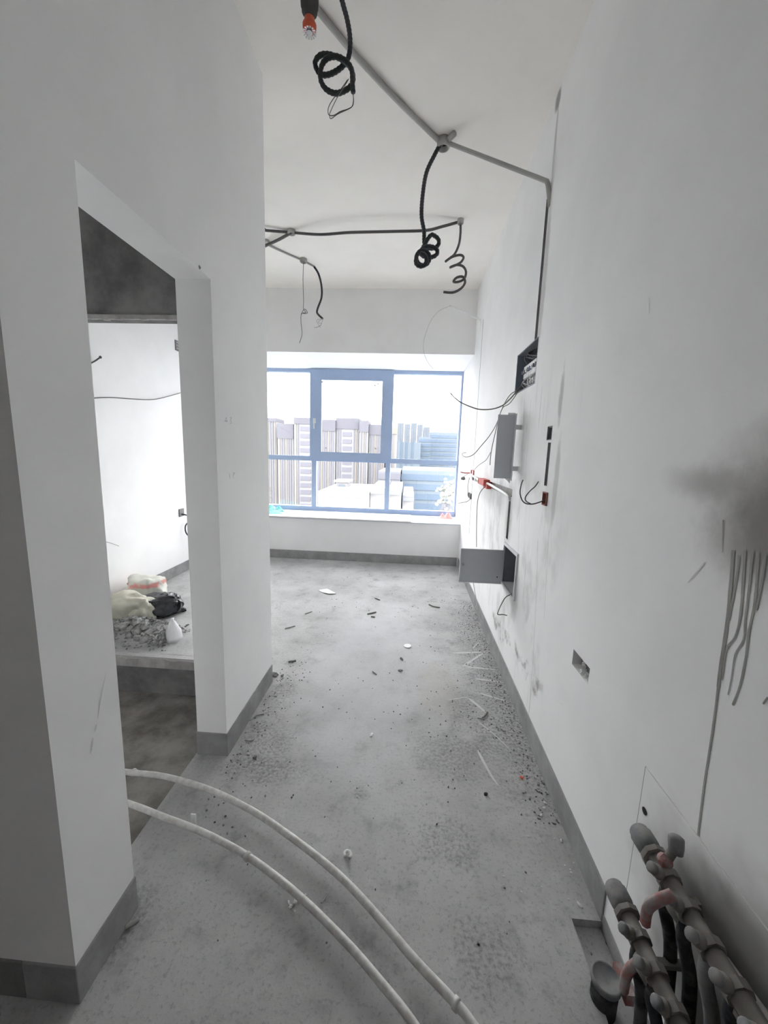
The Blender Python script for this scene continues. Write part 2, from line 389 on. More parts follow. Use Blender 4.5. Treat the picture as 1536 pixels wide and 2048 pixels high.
wall_right = struct(wr_.build('wall_right', 'wall_right'), 'long white right wall with cable chases, stains and boxes', 'wall')
for (a, b, c, d, q) in holes:
    if q < .04 and b-a < .1:
        u = MB(); u.wbox(a+.0005, b-.0005, c+.001, d-.001, -q+.0005, -q+.003); u.wbox(a+.0005, a+.003, c+.001, d-.001, -q+.003, .0004); u.wbox(b-.003, b-.0005, c+.001, d-.001, -q+.003, .0004)
        u.wbox(a+.003, b-.003, c+.0005, c+.003, -q+.003, .0004); sub(u, 'chase_lining', 'cement', wall_right)
sub(MB().wbox(2.625, 4.3, 1.234, 1.283, -.0215, -.019), 'chase_lining', 'screed', wall_right)
wb = MB(); wb.box((XFL-.2, YBACK-.1, -.3), (.9, YBACK, ZC)); struct(wb.build('wall_back', 'plaster'), 'plain wall behind the viewer', 'wall')
wq = MB(); wq.box((XFL-.1, YBACK, -.3), (XFL, Y0, ZC)); struct(wq.build('wall_entry', 'plaster'), 'plain side wall of the entry', 'wall')
dr = MB(); dr.box((-.7, YBACK, 0), (.35, YBACK+.05, 2.1)); d1 = struct(bevel(dr.build('door_1', simple('added_dark_door', (.10, .06, .04), .5))), 'unseen dark brown door added behind the viewer to cut bounce light', 'door')  # unseen door, added dark so the near left wall end stays dim
hd = MB().tube([(.22, YBACK+.05, 1.05), (.22, YBACK+.1, 1.05), (.1, YBACK+.1, 1.05)], .012); sub(hd, 'door_handle', 'chrome', d1)

# grey cement skirting bands
def base(name, mb, label, mat='cement'): return struct(bevel(mb.build(name, mat), .003), label, 'skirting')
base('baseboard_right', MB().wbox(1.075, 5.09, -.05, HB, -.02, .006), 'grey cement skirting band along the right wall')
rbs = MB().wbox(YBACK, 1.075, -.06, .03, -.02, .004); base('baseboard_right_near', rbs, 'rough grey band below the pipe manifold')
base('baseboard_left', MB().box((XLB-.004, Y2-.005, 0), (XL+.005, Y3+.004, HB)), 'grey cement skirting round the far doorway jamb')
base('baseboard_left_near', MB().box((XLB, Y0-.005, 0), (XL+.005, Y1+.004, HB)), 'grey cement skirting on the near pillar side')
base('baseboard_entry', MB().box((XFL, Y0-.005, 0), (XLB, Y0+.01, HB)), 'dark shaded skirting at the near left corner', 'darkcement')  # same grey cement as the others, with corner shade put into the colour
base('baseboard_far', MB().box((XFL, YK-.006, 0), (.72, YK+.01, HB)), 'grey cement skirting under the window seat')
base('baseboard_left_far', MB().box((XFL-.01, YLED+.09, 0), (XFL+.006, YK, HB)), 'grey skirting on the wall beyond the doorway')

# marks on the walls
def wall_strip(pts, w0, w1, name, mat, off=.0012, taper=True):
    P = [PW(*q, off=off) for q in pts]; P = smooth_path(P, 4); mb = MB(); m = len(P)
    L = []
    for i, p in enumerate(P):
        t = (P[min(i+1, m-1)]-P[max(i-1, 0)]).normalized(); nrm = Vector((-1, XB, 0)); s = t.cross(nrm).normalized()
        w = (w0+(w1-w0)*i/(m-1))/2*(1+.25*mnoise.noise((p.y*40, p.z*40, 1)))
        L.append((p-s*w, p+s*w))
    for a, b in zip(L, L[1:]): mb.quad(a[0], a[1], b[1], b[0])
    return sub(mb, name, mat, wall_right)
for pts, a, b in (([(1466, 1100), (1462, 1160), (1452, 1260), (1441, 1330), (1436, 1375)], .009, .008),
                  ([(1436, 1375), (1425, 1460), (1408, 1570), (1398, 1650), (1388, 1725), (1380, 1760)], .006, .004),
                  ([(1478, 1110), (1474, 1150), (1462, 1215), (1458, 1240)], .006, .006), ([(1490, 1100), (1485, 1180), (1480, 1235), (1470, 1275), (1452, 1300), (1444, 1360)], .007, .004),
                  ([(1505, 1105), (1497, 1185), (1490, 1240), (1487, 1280), (1470, 1310), (1463, 1355), (1456, 1390)], .006, .003),
                  ([(1517, 1105), (1510, 1200), (1498, 1260), (1492, 1310), (1480, 1370), (1465, 1410)], .006, .004),
                  ([(1530, 1110), (1526, 1150), (1512, 1220)], .007, .005), ([(1446, 1040), (1445, 1105)], .003, .002), ([(1536, 1395), (1526, 1408)], .004, .003)):
    wall_strip(pts, a, b, 'damp_run', 'stain')
for pts, w in (([(1410, 1125), (1376, 1165)], .004), ([(1430, 1070), (1420, 1082)], .004), ([(1298, 595), (1299, 628)], .003), ([(1127, 1610 - 200), (1111, 1400)], .001),
               ([(1049, 800), (1040, 1000), (1033, 1220)], .0025), ([(1076, 1080), (1070, 1250), (1060, 1400)], .0025), ([(1062, 800), (1050, 960)], .002), ([(1098, 1060), (1088, 1240)], .002),
               ([(980, 1010), (975, 1090)], .003), ([(990, 1015), (986, 1090)], .003)):
    wall_strip(pts, w, w*.6, 'scratch', 'scuff' if pts[0][0] > 1120 else 'stain')
def left_strip(pts, w, name, mat, x=XL+.001):
    P = smooth_path([PX(*q, X=x) for q in pts], 4); mb = MB(); m = len(P); L = []
    for i, p in enumerate(P):
        t = (P[min(i+1, m-1)]-P[max(i-1, 0)]).normalized(); s = t.cross(Vector((1, 0, 0))).normalized(); ww = w/2*math.sin(math.pi*(i+.4)/(m-.2))
        L.append((p-s*ww, p+s*ww))
    for a, b in zip(L, L[1:]): mb.quad(a[0], a[1], b[1], b[0])
    return sub(mb, name, mat, wall_left)
left_strip([(186, 1475), (181, 1508)], .007, 'scuff', 'scuff'); left_strip([(193, 1448), (190, 1464)], .005, 'scuff', 'scuff')
left_strip([(212, 1345), (200, 1405), (195, 1440)], .004, 'scuff', 'scuff')
for p in ([(449, 845), (453, 835), (453, 847)], [(449, 842), (456, 842)], [(459, 835), (463, 835), (461, 840), (463, 846), (458, 847)],
          [(459, 946), (460, 958)], [(465, 946), (469, 946), (466, 952), (468, 958)]):
    left_strip(p, .0045, 'pencil_mark', 'pencil')
chp = MB().rock(PX(398, 534, X=XL), .008, R0, 1, (.4, 1, 1)); sub(chp, 'chipped_plaster', 'cement', wall_left)

# ------------------------------------------------------------------ window
win = empty('window_1', (-.88, YW, ZS+.012), 'three-bay dark framed window looking over hazy towers', 'window', None, 'structure')
XWL, XWR = -2.50, XR(YW)-.005
ZT0 = ZS+.012; ZT1 = ZB
mL0, mL1, mR0, mR1 = -1.455, -1.385, -.335, -.265          # lower mullions
ztr0, ztr1 = 1.355, 1.425
fr = MB()
fr.box((XWL, YW-.03, ZT0), (XWR, YW+.05, ZT0+.075)); fr.box((XWL, YW-.03, ZT1-.05), (XWR, YW+.05, ZT1))
fr.box((XWL, YW-.03, ZT0+.075), (XWL+.05, YW+.05, ZT1-.05)); fr.box((XWR-.022, YW-.03, ZT0+.075), (XWR, YW+.05, ZT1-.05))
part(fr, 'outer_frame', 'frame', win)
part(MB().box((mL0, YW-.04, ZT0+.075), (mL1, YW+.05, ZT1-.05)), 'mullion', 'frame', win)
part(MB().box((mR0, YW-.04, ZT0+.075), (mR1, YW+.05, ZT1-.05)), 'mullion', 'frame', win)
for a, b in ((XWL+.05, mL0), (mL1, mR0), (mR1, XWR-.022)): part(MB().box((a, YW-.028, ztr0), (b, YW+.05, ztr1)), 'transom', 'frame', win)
sx0, sx1, sz0, sz1 = mL0-.02, mR1+.015, ztr0+.02, ZT1-.01; W = .165
sh = MB(); y0s, y1s = YW-.075, YW-.041
sh.box((sx0, y0s, sz0), (sx1, y1s, sz0+W*.72)); sh.box((sx0, y0s, sz1-W*.92), (sx1, y1s, sz1)); sh.box((sx0, y0s, sz0+W*.72), (sx0+W*1.05, y1s, sz1-W*.92)); sh.box((sx1-W, y0s, sz0+W*.72), (sx1, y1s, sz1-W*.92))
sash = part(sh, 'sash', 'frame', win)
sub(MB().box((sx0+W*1.05, YW-.062, sz0+W*.72), (sx1-W, YW-.056, sz1-W*.92)), 'pane', 'glass', sash)
hz = (sz0+sz1)/2-.1
sub(MB().box((sx0+.055, y0s-.03, hz-.02), (sx0+.09, y0s, hz+.05)).tube([(sx0+.07, y0s-.03, hz+.03), (sx0+.07, y0s-.035, hz-.10)], .009), 'handle', 'metaledge', sash)
for (x, y) in ((645, 764), (750, 771), (756, 768), (652, 896), (751, 897)):
    p = PX(x, y, Y=YW-.064); sub(MB().lathe([(.012, 0), (.012, .002)], p, (0, -1, 0), 8), 'sticker', 'dustpvc', sash)
p = PX(746, 775, Y=YW-.064); sub(MB().box((p.x-.008, p.y, p.z-.02), (p.x+.006, p.y+.002, p.z+.02)), 'sticker', 'dustpvc', sash)
for a, b, c, d in ((XWL+.05, mL0, ZT0+.075, ztr0), (mL1, mR0, ZT0+.075, ztr0), (mR1, XWR-.022, ZT0+.075, ztr0), (XWL+.05, mL0, ztr1, ZT1-.05), (mR1, XWR-.022, ztr1, ZT1-.05)):
    part(MB().box((a, YW+.007, c), (b, YW+.013, d)), 'pane', 'glass', win)
# sill board and what lies on it
bx = PX(822, 1049, Y=YK-.03).x
bd = MB().box((-2.45, YK-.035, ZS+.013), (bx, YW-.12, ZS+.029)); tag(bevel(bd.build('sill_board', 'board')), 'long white board lying on the window sill', 'board')
def film(name, mat, cx, cy, z, rx, ry, h, seed, label, cat, peaks=()):
    mb = MB(); n, m = 22, 12
    for i in range(m+1):
        for j in range(n):
            a = 2*math.pi*j/n; r = i/m; e = 1+.28*mnoise.noise((math.cos(a)*2, math.sin(a)*2, seed))
            x, y = rx*e*r*math.cos(a), ry*e*r*math.sin(a)
            zz = h*(1-r**2)*(.55+.9*abs(mnoise.noise((x*22+seed, y*22, seed*1.7)))) if r < 1 else 0
            for (px_, py_, pr, ph) in peaks:
                q = ((x-px_)**2+(y-py_)**2)/pr**2
                if q < 4: zz += ph*math.exp(-q*1.6)
            mb.v.append((cx+x, cy+y, z+max(zz, 0)+.0005))
    for i in range(m):
        for j in range(n): mb.f.append((i*n+j, i*n+(j+1) % n, (i+1)*n+(j+1) % n, (i+1)*n+j))
    mb.f.append(tuple(m*n+j for j in range(n)))
    o = mb.build(name, mat); tag(o, label, cat); return o
film('crumpled_cloth', 'teal', -1.97, 5.38, ZS+.029, .30, .17, .055, 3, 'crumpled teal plastic sheet on the left end of the sill board', 'plastic sheet', ((-.05, .05, .09, .07), (.10, .06, .04, .06)))
pk = film('pink_bag', 'pink', .58, 5.55, ZS+.012, .11, .07, .05, 8, 'crumpled pink plastic bag at the right corner of the window sill', 'bag', ((-.05, 0, .035, .035), (.05, 0, .045, .06)))
sub(MB().tube(smooth_path([(.50, 5.54, ZS+.02), (.40, 5.52, ZS+.018), (.32, 5.50, ZS+.017)]), .004, 5), 'twisted_end', 'palewire', pk)

# ------------------------------------------------------------------ ceiling cables
def hose(name, pts, r, mat, label, cat, k=6, corr=0, n=8, group=None, parent=None):
    mb = MB().tube(smooth_path(pts, k), r, n, corr)
    o = mb.build(name, mat, None, True); return tag(o, label, cat, group)
Cc = lambda L, z: [PX(x, y, Z=z) for x, y in L]
# sprinkler
sp0 = PX(619, 66, Y=1.72); ztop = ZC
spr = empty('fire_sprinkler', (sp0.x, sp0.y, ztop), 'dark sprinkler drop pipe with an orange red cap and silver head', 'sprinkler')
zz = sp0.z
part(MB().lathe([(.026, .17), (.026, ztop-zz)], (sp0.x, sp0.y, zz), n=16), 'drop_pipe', 'iron', spr, True)
part(MB().lathe([(.018, .044), (.019, .066), (.030, .068), (.031, .084), (.034, .086), (.036, .135), (.033, .165), (.028, .175)], (sp0.x, sp0.y, zz), n=16), 'coupling', 'iron', spr, True)
part(MB().lathe([(.016, .010), (.026, .013), (.027, .026), (.021, .030), (.020, .046)], (sp0.x, sp0.y, zz), n=18), 'cap', 'orange', spr, True)
dfl = MB()
for i in range(14):
    a = 2*math.pi*i/14; dfl.v; ca, sa = math.cos(a), math.sin(a); cb, sb = math.cos(a+.28), math.sin(a+.28); k = .026
    dfl.quad((sp0.x+.010*ca, sp0.y+.010*sa, zz+.004), (sp0.x+.010*cb, sp0.y+.010*sb, zz+.004), (sp0.x+k*cb, sp0.y+k*sb, zz), (sp0.x+k*ca, sp0.y+k*sa, zz))
dfl.lathe([(.011, 0), (.011, .014)], (sp0.x, sp0.y, zz), n=14); part(dfl, 'deflector', 'chrome', spr)
# near conduit with the thick loop
def cpx(L, Y0_, dY=0.0, s=.12207, ox=590, oy=0):
    n = len(L)-1; return [PX(ox+x*s, oy+y*s, Y=Y0_+dY*i/n) for i, (x, y) in enumerate(L)]
loop = [(700, -240), (770, 0), (850, 300), (895, 560), (900, 800), (850, 1000), (700, 1150), (540, 1225), (420, 1215), (345, 1110), (335, 1000), (420, 905), (560, 895), (750, 965), (880, 1070), (945, 1200), (945, 1350), (860, 1460), (680, 1530), (520, 1470), (430, 1340), (415, 1190), (450, 1050), (540, 950), (700, 930), (850, 1020), (930, 1150), (940, 1350), (955, 1530)]
P = cpx(loop, 1.84, -.06); P[0] = Vector((P[0].x, P[0].y, ZC))
c1 = empty('hanging_conduit', P[0], 'thick black conduit hanging in a big loop near the top, wires dangling', 'conduit')
part(MB().tube(smooth_path(P, 7), .0098, 10, .06, .004), 'conduit', 'black', c1, True)
part(MB().tube(smooth_path(cpx([(950, 1530), (960, 1650), (940, 1740), (860, 1790), (740, 1830), (640, 1890), (560, 1885), (540, 1820), (560, 1730), (640, 1600), (760, 1450), (860, 1310)], 1.775), 5), .0016, 5), 'wire', 'wire', c1)
part(MB().tube(smooth_path(cpx([(955, 1530), (955, 1660), (930, 1750), (850, 1800), (700, 1870), (590, 1945), (565, 1890), (580, 1830), (680, 1620), (800, 1430), (880, 1290)], 1.778), 5), .0016, 5), 'wire', 'cable', c1)
# dusty conduit fixed under the ceiling, running to the round box, then slung to the wall
hose('ceiling_conduit', Cc([(560, -62), (600, -20), (640, 26), (720, 121), (800, 206), (850, 255), (884, 288)], ZC-.013), .0135, 'dustpvc', 'straight dusty grey conduit running diagonally across the ceiling to the round box', 'conduit')
bxp = PX(887, 286, Z=ZC-.02)
jb = empty('junction_box', (bxp.x, bxp.y, ZC), 'round grey ceiling junction box where three conduits meet', 'junction box')
part(MB().lathe([(.040, 0), (.040, -.045), (.036, -.05), (.030, -.05), (.030, -.012)], (bxp.x, bxp.y, ZC), n=22), 'box', 'dustpvc', jb, True)
part(MB().lathe([(.028, -.012), (.028, -.02)], (bxp.x, bxp.y, ZC), n=16), 'opening', 'hole', jb)
part(MB().lathe([(.016, 0), (.016, .05)], (bxp.x+.03, bxp.y-.03, ZC-.02), (.6, -.8, 0), n=12), 'spigot', 'dustpvc', jb, True)
wp = PW(1098, 372, .012)
_a = Vector((bxp.x+.035, bxp.y-.01, ZC-.03)); _b = Vector((wp.x-.035, wp.y+.02, wp.z+.045))
hose('slung_conduit', [_a, _a+(_b-_a)*.33, _a+(_b-_a)*.66, _b, (wp.x-.010, wp.y+.006, wp.z+.022), (wp.x+.002, wp.y, wp.z-.03), (wp.x+.016, wp.y, wp.z-.10)], .0125, 'dustpvc', 'grey conduit slung from the round box to the slot in the right wall', 'conduit', 6)
def coil(pre, loops, Y, dy):
    L = [PX(x, y, Y=Y) for x, y in pre]; i = 0
    for (cx, cy, rx, ry, a0, a1) in loops:
        st = max(3, int(abs(a1-a0)/40))
        for j in range(st):
            a = math.radians(a0+(a1-a0)*j/st); L.append(PX(cx+rx*math.cos(a), cy-ry*math.sin(a), Y=Y+dy*i)); i += 1
    return L
P = [Vector((bxp.x-.02, bxp.y-.005, ZC-.03))]+coil([(868, 312), (853, 345), (846, 385), (843, 430), (848, 462)], [(863, 484, 15, 13, 170, 500), (858, 504, 17, 11, 140, 520), (846, 516, 13, 15, 150, 560), (842, 520, 11, 13, 200, 500)], 2.66, -.004)
hose('hanging_conduit', P, .0125, 'black', 'black conduit dropping from the round box into a tight short coil', 'conduit', 6, .06, 9)
# black conduit crossing the far ceiling
P = [Vector((-2.66, 3.60, ZC-.03)), PX(500, 458, Z=ZC-.03), PX(532, 461, Z=ZC-.03), PX(583, 465, Z=ZC-.02), PX(640, 469, Z=ZC-.07), PX(700, 465, Z=ZC-.085), PX(780, 463, Z=ZC-.085), PX(850, 461, Z=ZC-.08), PX(885, 453, Z=ZC-.05), PX(921, 443, Z=ZC-.012)]
hose('ceiling_conduit', P, .0115, 'wire', 'dark conduit sagging straight across the far ceiling', 'conduit')
hose('ceiling_conduit', [PX(583, 465, Z=ZC-.03), PX(556, 480, Z=ZC-.03), PX(532, 491, Z=ZC-.03), PX(505, 505, Z=ZC-.03), Vector((-2.1, 4.2, ZC-.02)), Vector((-2.66, 4.3, ZC-.02))], .0125, 'wire', 'short dark conduit branching off behind the partition edge', 'conduit')
hose('ceiling_conduit', [Vector((-2.66, 3.72, ZC-.009))]+Cc([(510, 478), (540, 492), (575, 508), (605, 521), (628, 533)], ZC-.009), .009, 'dustpvc', 'thin pale conduit on the ceiling ending at the small far box', 'conduit')
def smallbox(x, y, r, label):
    p = PX(x, y, Z=ZC-.015); e = empty('junction_box', (p.x, p.y, ZC), label, 'junction box')
    part(MB().lathe([(r, 0), (r, -.03), (r*.86, -.034)], (p.x, p.y, ZC), n=16), 'box', 'dustpvc', e, True); part(MB().lathe([(r*.7, -.0345), (r*.7, -.037)], (p.x, p.y, ZC), n=12), 'opening', 'cable', e); return p
smallbox(583, 464, .035, 'small ceiling box where the dark conduits fork'); q = smallbox(607, 521, .036, 'small far ceiling box with a thin wire hanging straight down'); smallbox(921, 443, .026, 'tiny ceiling box above the wavy curled cable')
Y_ = 4.16
hw = empty('hanging_wire', (q.x, q.y, ZC), 'thin knotted wire hanging straight down from the far ceiling box', 'wire')
part(MB().tube(smooth_path([(q.x, q.y, ZC-.03)]+[PX(x, y, Y=q.y) for x, y in ((606, 560), (607, 600), (607, 618), (612, 625), (603, 628), (602, 645), (604, 668), (599, 686))]), .0028, 5), 'wire', 'wire', hw)
part(MB().tube(smooth_path([PX(x, y, Y=q.y) for x, y in ((602, 629), (609, 618), (615, 626), (606, 627))]), .0028, 5), 'knot', 'wire', hw)
hc = empty('hanging_conduit', PX(628, 534, Z=ZC), 'short black conduit hanging from the far ceiling with frayed wire ends', 'conduit')
part(MB().tube(smooth_path([PX(x, y, Y=4.25) for x, y in ((628, 533), (637, 548), (643, 572), (643, 595), (635, 618), (635, 627), (646, 638))]), .0105, 8, .06), 'conduit', 'black', hc, True)
for L in (((645, 637), (636, 645), (643, 648), (632, 656)), ((646, 638), (640, 652), (628, 655)), ((645, 638), (633, 641), (641, 655))):
    part(MB().tube(smooth_path([PX(x, y, Y=4.24) for x, y in L]), .002, 5), 'frayed_wire', 'palewire', hc)
# wavy curled cable
P = [PX(921, 446, Z=ZC-.02)]+[PX(x, y, Y=3.47-.01*i) for i, (x, y) in enumerate(((921, 465), (918, 488), (910, 507), (900, 516), (891, 523), (904, 514), (920, 510), (927, 515), (920, 526), (900, 535), (913, 530), (926, 533), (932, 544), (928, 558), (916, 564), (907, 563), (914, 555), (926, 554), (930, 565), (922, 577), (906, 585), (887, 584)))]
hose('hanging_cable', P, .0095, 'wire', 'dark cable hanging in loose waves beside the right wall', 'cable', 5)
# pale stub conduit out of the right wall with a fine looping wire
a = PW(962, 640, 0); b = PX(900, 612, Y=4.15)
e = empty('wall_conduit', a, 'pale stub conduit sticking out of the right wall with a fine looping wire', 'conduit')
part(MB().tube(smooth_path([(a.x+.01, a.y, a.z-.5), (a.x+.006, a.y, a.z-.05), (a.x-.02, a.y-.01, a.z), a+(b-a)*.35, b]), .0095, 8), 'conduit', 'pvc', e, True)
part(MB().tube(smooth_path([b]+[PX(x, y, Y=4.15) for x, y in ((878, 622), (860, 645), (848, 680), (848, 705), (856, 725), (867, 738))]), .0015, 5), 'wire', 'palewire', e)

# ------------------------------------------------------------------ breaker box on the right wall
y0, y1, z0, z1 = DB
e = empty('breaker_box', (XR(2.55), 2.55, z0), 'recessed electrical breaker box full of loose wires high on the right wall', 'electrical box')
bb = MB()
bb.wbox(y0+.004, y1-.004, z0+.004, z1-.004, -.096, -.094); part(bb, 'back_plate', 'boxin', e)
part(MB().wbox(y1-.012, y1-.002, z0+.002, z1-.002, -.096, .004), 'side_plate', 'boxside', e)
part(MB().wbox(y0+.002, y0+.008, z0+.002, z1-.002, -.096, 0), 'side_plate', 'boxin', e)
part(MB().wbox(y0+.008, y1-.012, z0+.002, z0+.008, -.096, 0), 'bottom_plate', 'boxside', e); part(MB().wbox(y0+.008, y1-.012, z1-.008, z1-.002, -.096, 0), 'top_plate', 'boxin', e)
rail = part(MB().wbox(y0+.02, y1-.03, 2.04, 2.07, -.094, -.085), 'rail', 'chrome', e)
for i in range(9):
    ya = y0+.03+i*.038
    br = part(bevel_src := MB().wbox(ya, ya+.033, 2.015, 2.095, -.085, -.03), 'breaker', 'white', e); bevel(br, .003)
    sub(MB().wbox(ya+.01, ya+.023, 2.045, 2.065, -.03, -.014), 'switch_lever', 'boxside' if i % 3 else 'white', br)
for i in range(6):
    ya = y0+.03+i*.05; part(MB().wbox(ya, ya+.02, 1.965, 1.995, -.094, -.04), 'terminal', 'white', e)
rr = random.Random(3)
for i in range(12):
    ya = y0+.04+rr.random()*.34; yb = y0+.04+rr.random()*.3; za = 2.09 if i % 2 else 2.02; zb_ = z1-.01 if i % 2 else z0+.015
    part(MB().tube(smooth_path([(XR(ya)+.05, ya, za), (XR(ya)+.02-.02*rr.random(), (ya+yb)/2+.03, (za+zb_)/2), (XR(yb)+.05, yb, zb_)], 5), .0032, 5), 'wire', ('white', 'black', 'palewire', 'cable')[i % 4], e)
def wcable(name, L, r, mat, label, Ys, Ye, cat='cable'):
    m = len(L)-1; return hose(name, [PX(x, y, Y=Ys+(Ye-Ys)*i/m) for i, (x, y) in enumerate(L)], r, mat, label, cat, 5)
wcable('loose_cable', [(1046, 768), (1034, 782), (1020, 798), (1005, 811), (985, 818), (962, 819), (945, 815), (922, 805), (908, 794), (901, 786)], .0042, 'cable', 'grey cable from the breaker box swinging out in front of the window edge', 2.68, 2.75)
wcable('loose_cable', [(1050, 768), (1036, 780), (1022, 788), (1010, 805), (1000, 828), (992, 850), (978, 873), (962, 892), (948, 908), (935, 914), (926, 912), (925, 907), (932, 905)], .0028, 'cable', 'thin wire from the breaker box ending in a small hook', 2.68, 2.95, 'wire')
wcable('loose_cable', [(1040, 778), (1020, 806), (1006, 815), (998, 835), (990, 868), (984, 895), (981, 915), (980, 930)], .0028, 'cable', 'wire dropping behind the grey metal cover plate', 2.68, 2.80, 'wire')
wcable('loose_cable', [(981, 905), (972, 920), (958, 930), (948, 940)], .0026, 'palewire', 'short pale wire curving down towards the red boxes', 2.775, 3.3, 'wire')
# grey cover plate standing off the wall
ax0 = PX(992, 890, Y=2.52).x; zt = PX(1010, 829, Y=2.52).z; zb2 = PX(1010, 957, Y=2.52).z; xe = PX(1026, 890, Y=2.52).x
e = empty('metal_cover', (XR(2.52), 2.54, zb2), 'grey metal cover plate standing out from the right wall below the breaker box', 'cover plate')
part(MB().box((ax0, 2.52, zb2), (xe, 2.524, zt)), 'plate', 'metal', e)
part(MB().box((xe, 2.495, zb2-.012), (xe+.004, 2.545, zt+.005)), 'flange', 'metaledge', e)
for zq in (zb2+.05, zt-.09): part(MB().box((xe+.004, 2.54, zq), (XR(2.54)-.0005, 2.545, zq+.03)), 'hinge_leaf', 'metaledge', e)
part(MB().box((xe-.045, 2.524, zt-.004), (xe, 2.56, zt+.012)), 'top_tab', 'white', e)
tr = MB(); tr.quad((xe-.035, 2.522, zb2), (xe, 2.522, zb2), (xe, 2.522, zb2-.03)); part(tr, 'corner_tab', 'white', e)
# low box with its door open
y0, y1, z0, z1 = LB
e = empty('low_voltage_box', (XR(2.5), 2.5, z0), 'recessed low grey box with its metal door swung open', 'electrical box')
part(MB().wbox(y0+.004, y1-.004, z0+.004, z1-.004, -.087, -.084), 'back_plate', 'boxin', e)
part(MB().wbox(y1-.010, y1-.002, z0+.002, z1-.002, -.086, .002), 'side_plate', 'boxin', e); part(MB().wbox(y0+.002, y0+.010, z0+.002, z1-.002, -.086, .002), 'side_plate', 'boxin', e)
for a, b, c, d in ((y0-.018, y1+.006, z1, z1+.02), (y0-.018, y1+.006, z0-.016, z0), (y0-.018, y0, z0, z1), (y1, y1+.006, z0, z1)):
    part(MB().wbox(a, b, c, d, -.004, .012), 'frame_strip', 'metaledge', e)
dl = PX(920, 1130, Y=y1).x; zt = PX(965, 1099, Y=y1).z; zb2 = PX(965, 1165, Y=y1).z
dm = MB().box((dl, y1-.002, zb2), (XR(y1)-.004, y1+.002, zt)); door = part(dm, 'door', 'metal', e)
sub(MB().box((dl-.003, y1-.016, zb2), (dl, y1+.003, zt)), 'door_rim', 'metaledge', door); sub(MB().box((dl, y1-.008, zt), (XR(y1)-.004, y1+.003, zt+.003)), 'door_rim', 'metaledge', door); sub(MB().box((dl, y1-.008, zb2-.003), (XR(y1)-.004, y1+.003, zb2)), 'door_rim', 'metaledge', door)
p = PX(926, 1128, Y=y1); sub(MB().lathe([(.009, 0), (.009, .012)], (p.x, y1-.002, p.z), (0, -1, 0), 12), 'lock', 'dustpvc', door)
p = PX(994, 1154, Y=y1); sub(MB().lathe([(.005, 0), (.005, .001)], (p.x, y1-.0022, p.z), (0, -1, 0), 10), 'screw_hole', 'hole', door)
wcable('loose_cable', [(1024, 1188), (1012, 1194), (1003, 1208), (996, 1224), (996, 1229), (1006, 1229), (1014, 1231)], .0032, 'wire', 'bent dark wire poking out below the low box', 2.42, 2.40, 'wire')
# white conduit and red boxes in the horizontal chase
P = [PW(942, 949, .012), PW(958, 960, .02), PW(975, 967, .022), PW(995, 978, .018), PW(1012, 989, .010), PW(1019, 996, .0), PW(1020, 1006, -.018)]
hose('wall_conduit', P, .011, 'pvc', 'white conduit sloping along the right wall and bending down its chase', 'conduit', 6)
def wallbox(pts, d0, d1, mat, label, y=None):
    y0, y1, z0, z1 = wr(pts) if y is None else y
    e = empty('socket_box', (XR((y0+y1)/2), (y0+y1)/2, z0), label, 'socket box'); t = .006
    b = MB(); b.wbox(y0, y1, z0, z0+t, d0, d1); b.wbox(y0, y1, z1-t, z1, d0, d1); b.wbox(y0, y0+t, z0+t, z1-t, d0, d1); b.wbox(y1-t, y1, z0+t, z1-t, d0, d1)
    part(b, 'rim', mat, e); bp_ = d0 if d1 < .015 else d1-.008; part(MB().wbox(y0+t, y1-t, z0+t, z1-t, bp_, bp_+.004), 'back_plate', mat, e); return e
wallbox([(968, 956), (980, 960), (979, 972), (969, 966)], -.022, .055, 'red', 'red socket box clipped round the white conduit')
wallbox([(976, 967), (983, 970), (982, 978), (976, 975)], -.022, .04, 'red', 'smaller red box just below the first red box on the conduit')
wallbox(None, -.02, .012, 'red', 'small red box at the far end of the white conduit', (4.24, 4.42, 1.28, 1.345))
wallbox(None, -.028, -.004, 'dustgrey', 'square grey empty box set in the wall above the narrow slot', JB)
wallbox(None, -.018, .008, 'brick', 'dull red socket box with black cables under the narrow slot', RB)
wcable('loose_cable', [(1090, 1000), (1080, 1004), (1066, 1008), (1052, 1007), (1044, 1000), (1040, 985), (1043, 968), (1046, 960)], .0032, 'wire', 'black cable curling out of the dull red socket box', 1.97, 2.08)
wcable('loose_cable', [(1062, 1008), (1052, 1002), (1051, 994), (1060, 982), (1070, 973), (1077, 963)], .0028, 'wire', 'second black cable crossing the first below the narrow slot', 1.98, 2.0)
wcable('loose_cable', [(972, 972), (962, 982), (956, 998), (954, 1020), (953, 1060), (953, 1094)], .0032, 'cable', 'thin wire dropping from the red boxes behind the open metal door', 3.3, 3.25, 'wire')
wcable('loose_cable', [(947, 1166), (949, 1180), (952, 1195), (954, 1205), (951, 1215), (957, 1220)], .003, 'palewire', 'thin wire trailing from the open metal door to the floor', 3.4, 3.3, 'wire')
wcable('loose_cable', [(941, 990), (940, 998), (934, 1003), (925, 1005), (916, 1007)], .004, 'cable', 'short wire sticking out low beside the window seat', 4.3, 4.3, 'wire')
wcable('loose_cable', [(939, 955), (936, 970), (936, 985), (935, 992)], .0035, 'cable', 'wire hanging straight down from the farthest red box', 4.28, 4.28, 'wire')
e = empty('cable_connector', PX(925, 955, Y=4.3), 'grey cable connector dangling at the farthest red box', 'connector')
part(MB().tube(smooth_path([PX(x, y, Y=4.3) for x, y in ((940, 946), (930, 946), (921, 944))]), .006, 6), 'wire', 'red', e); part(MB().rock(PX(926, 957, Y=4.3), .028, R0, 2, (1.3, .7, .7), .2), 'plug', 'dustgrey', e)
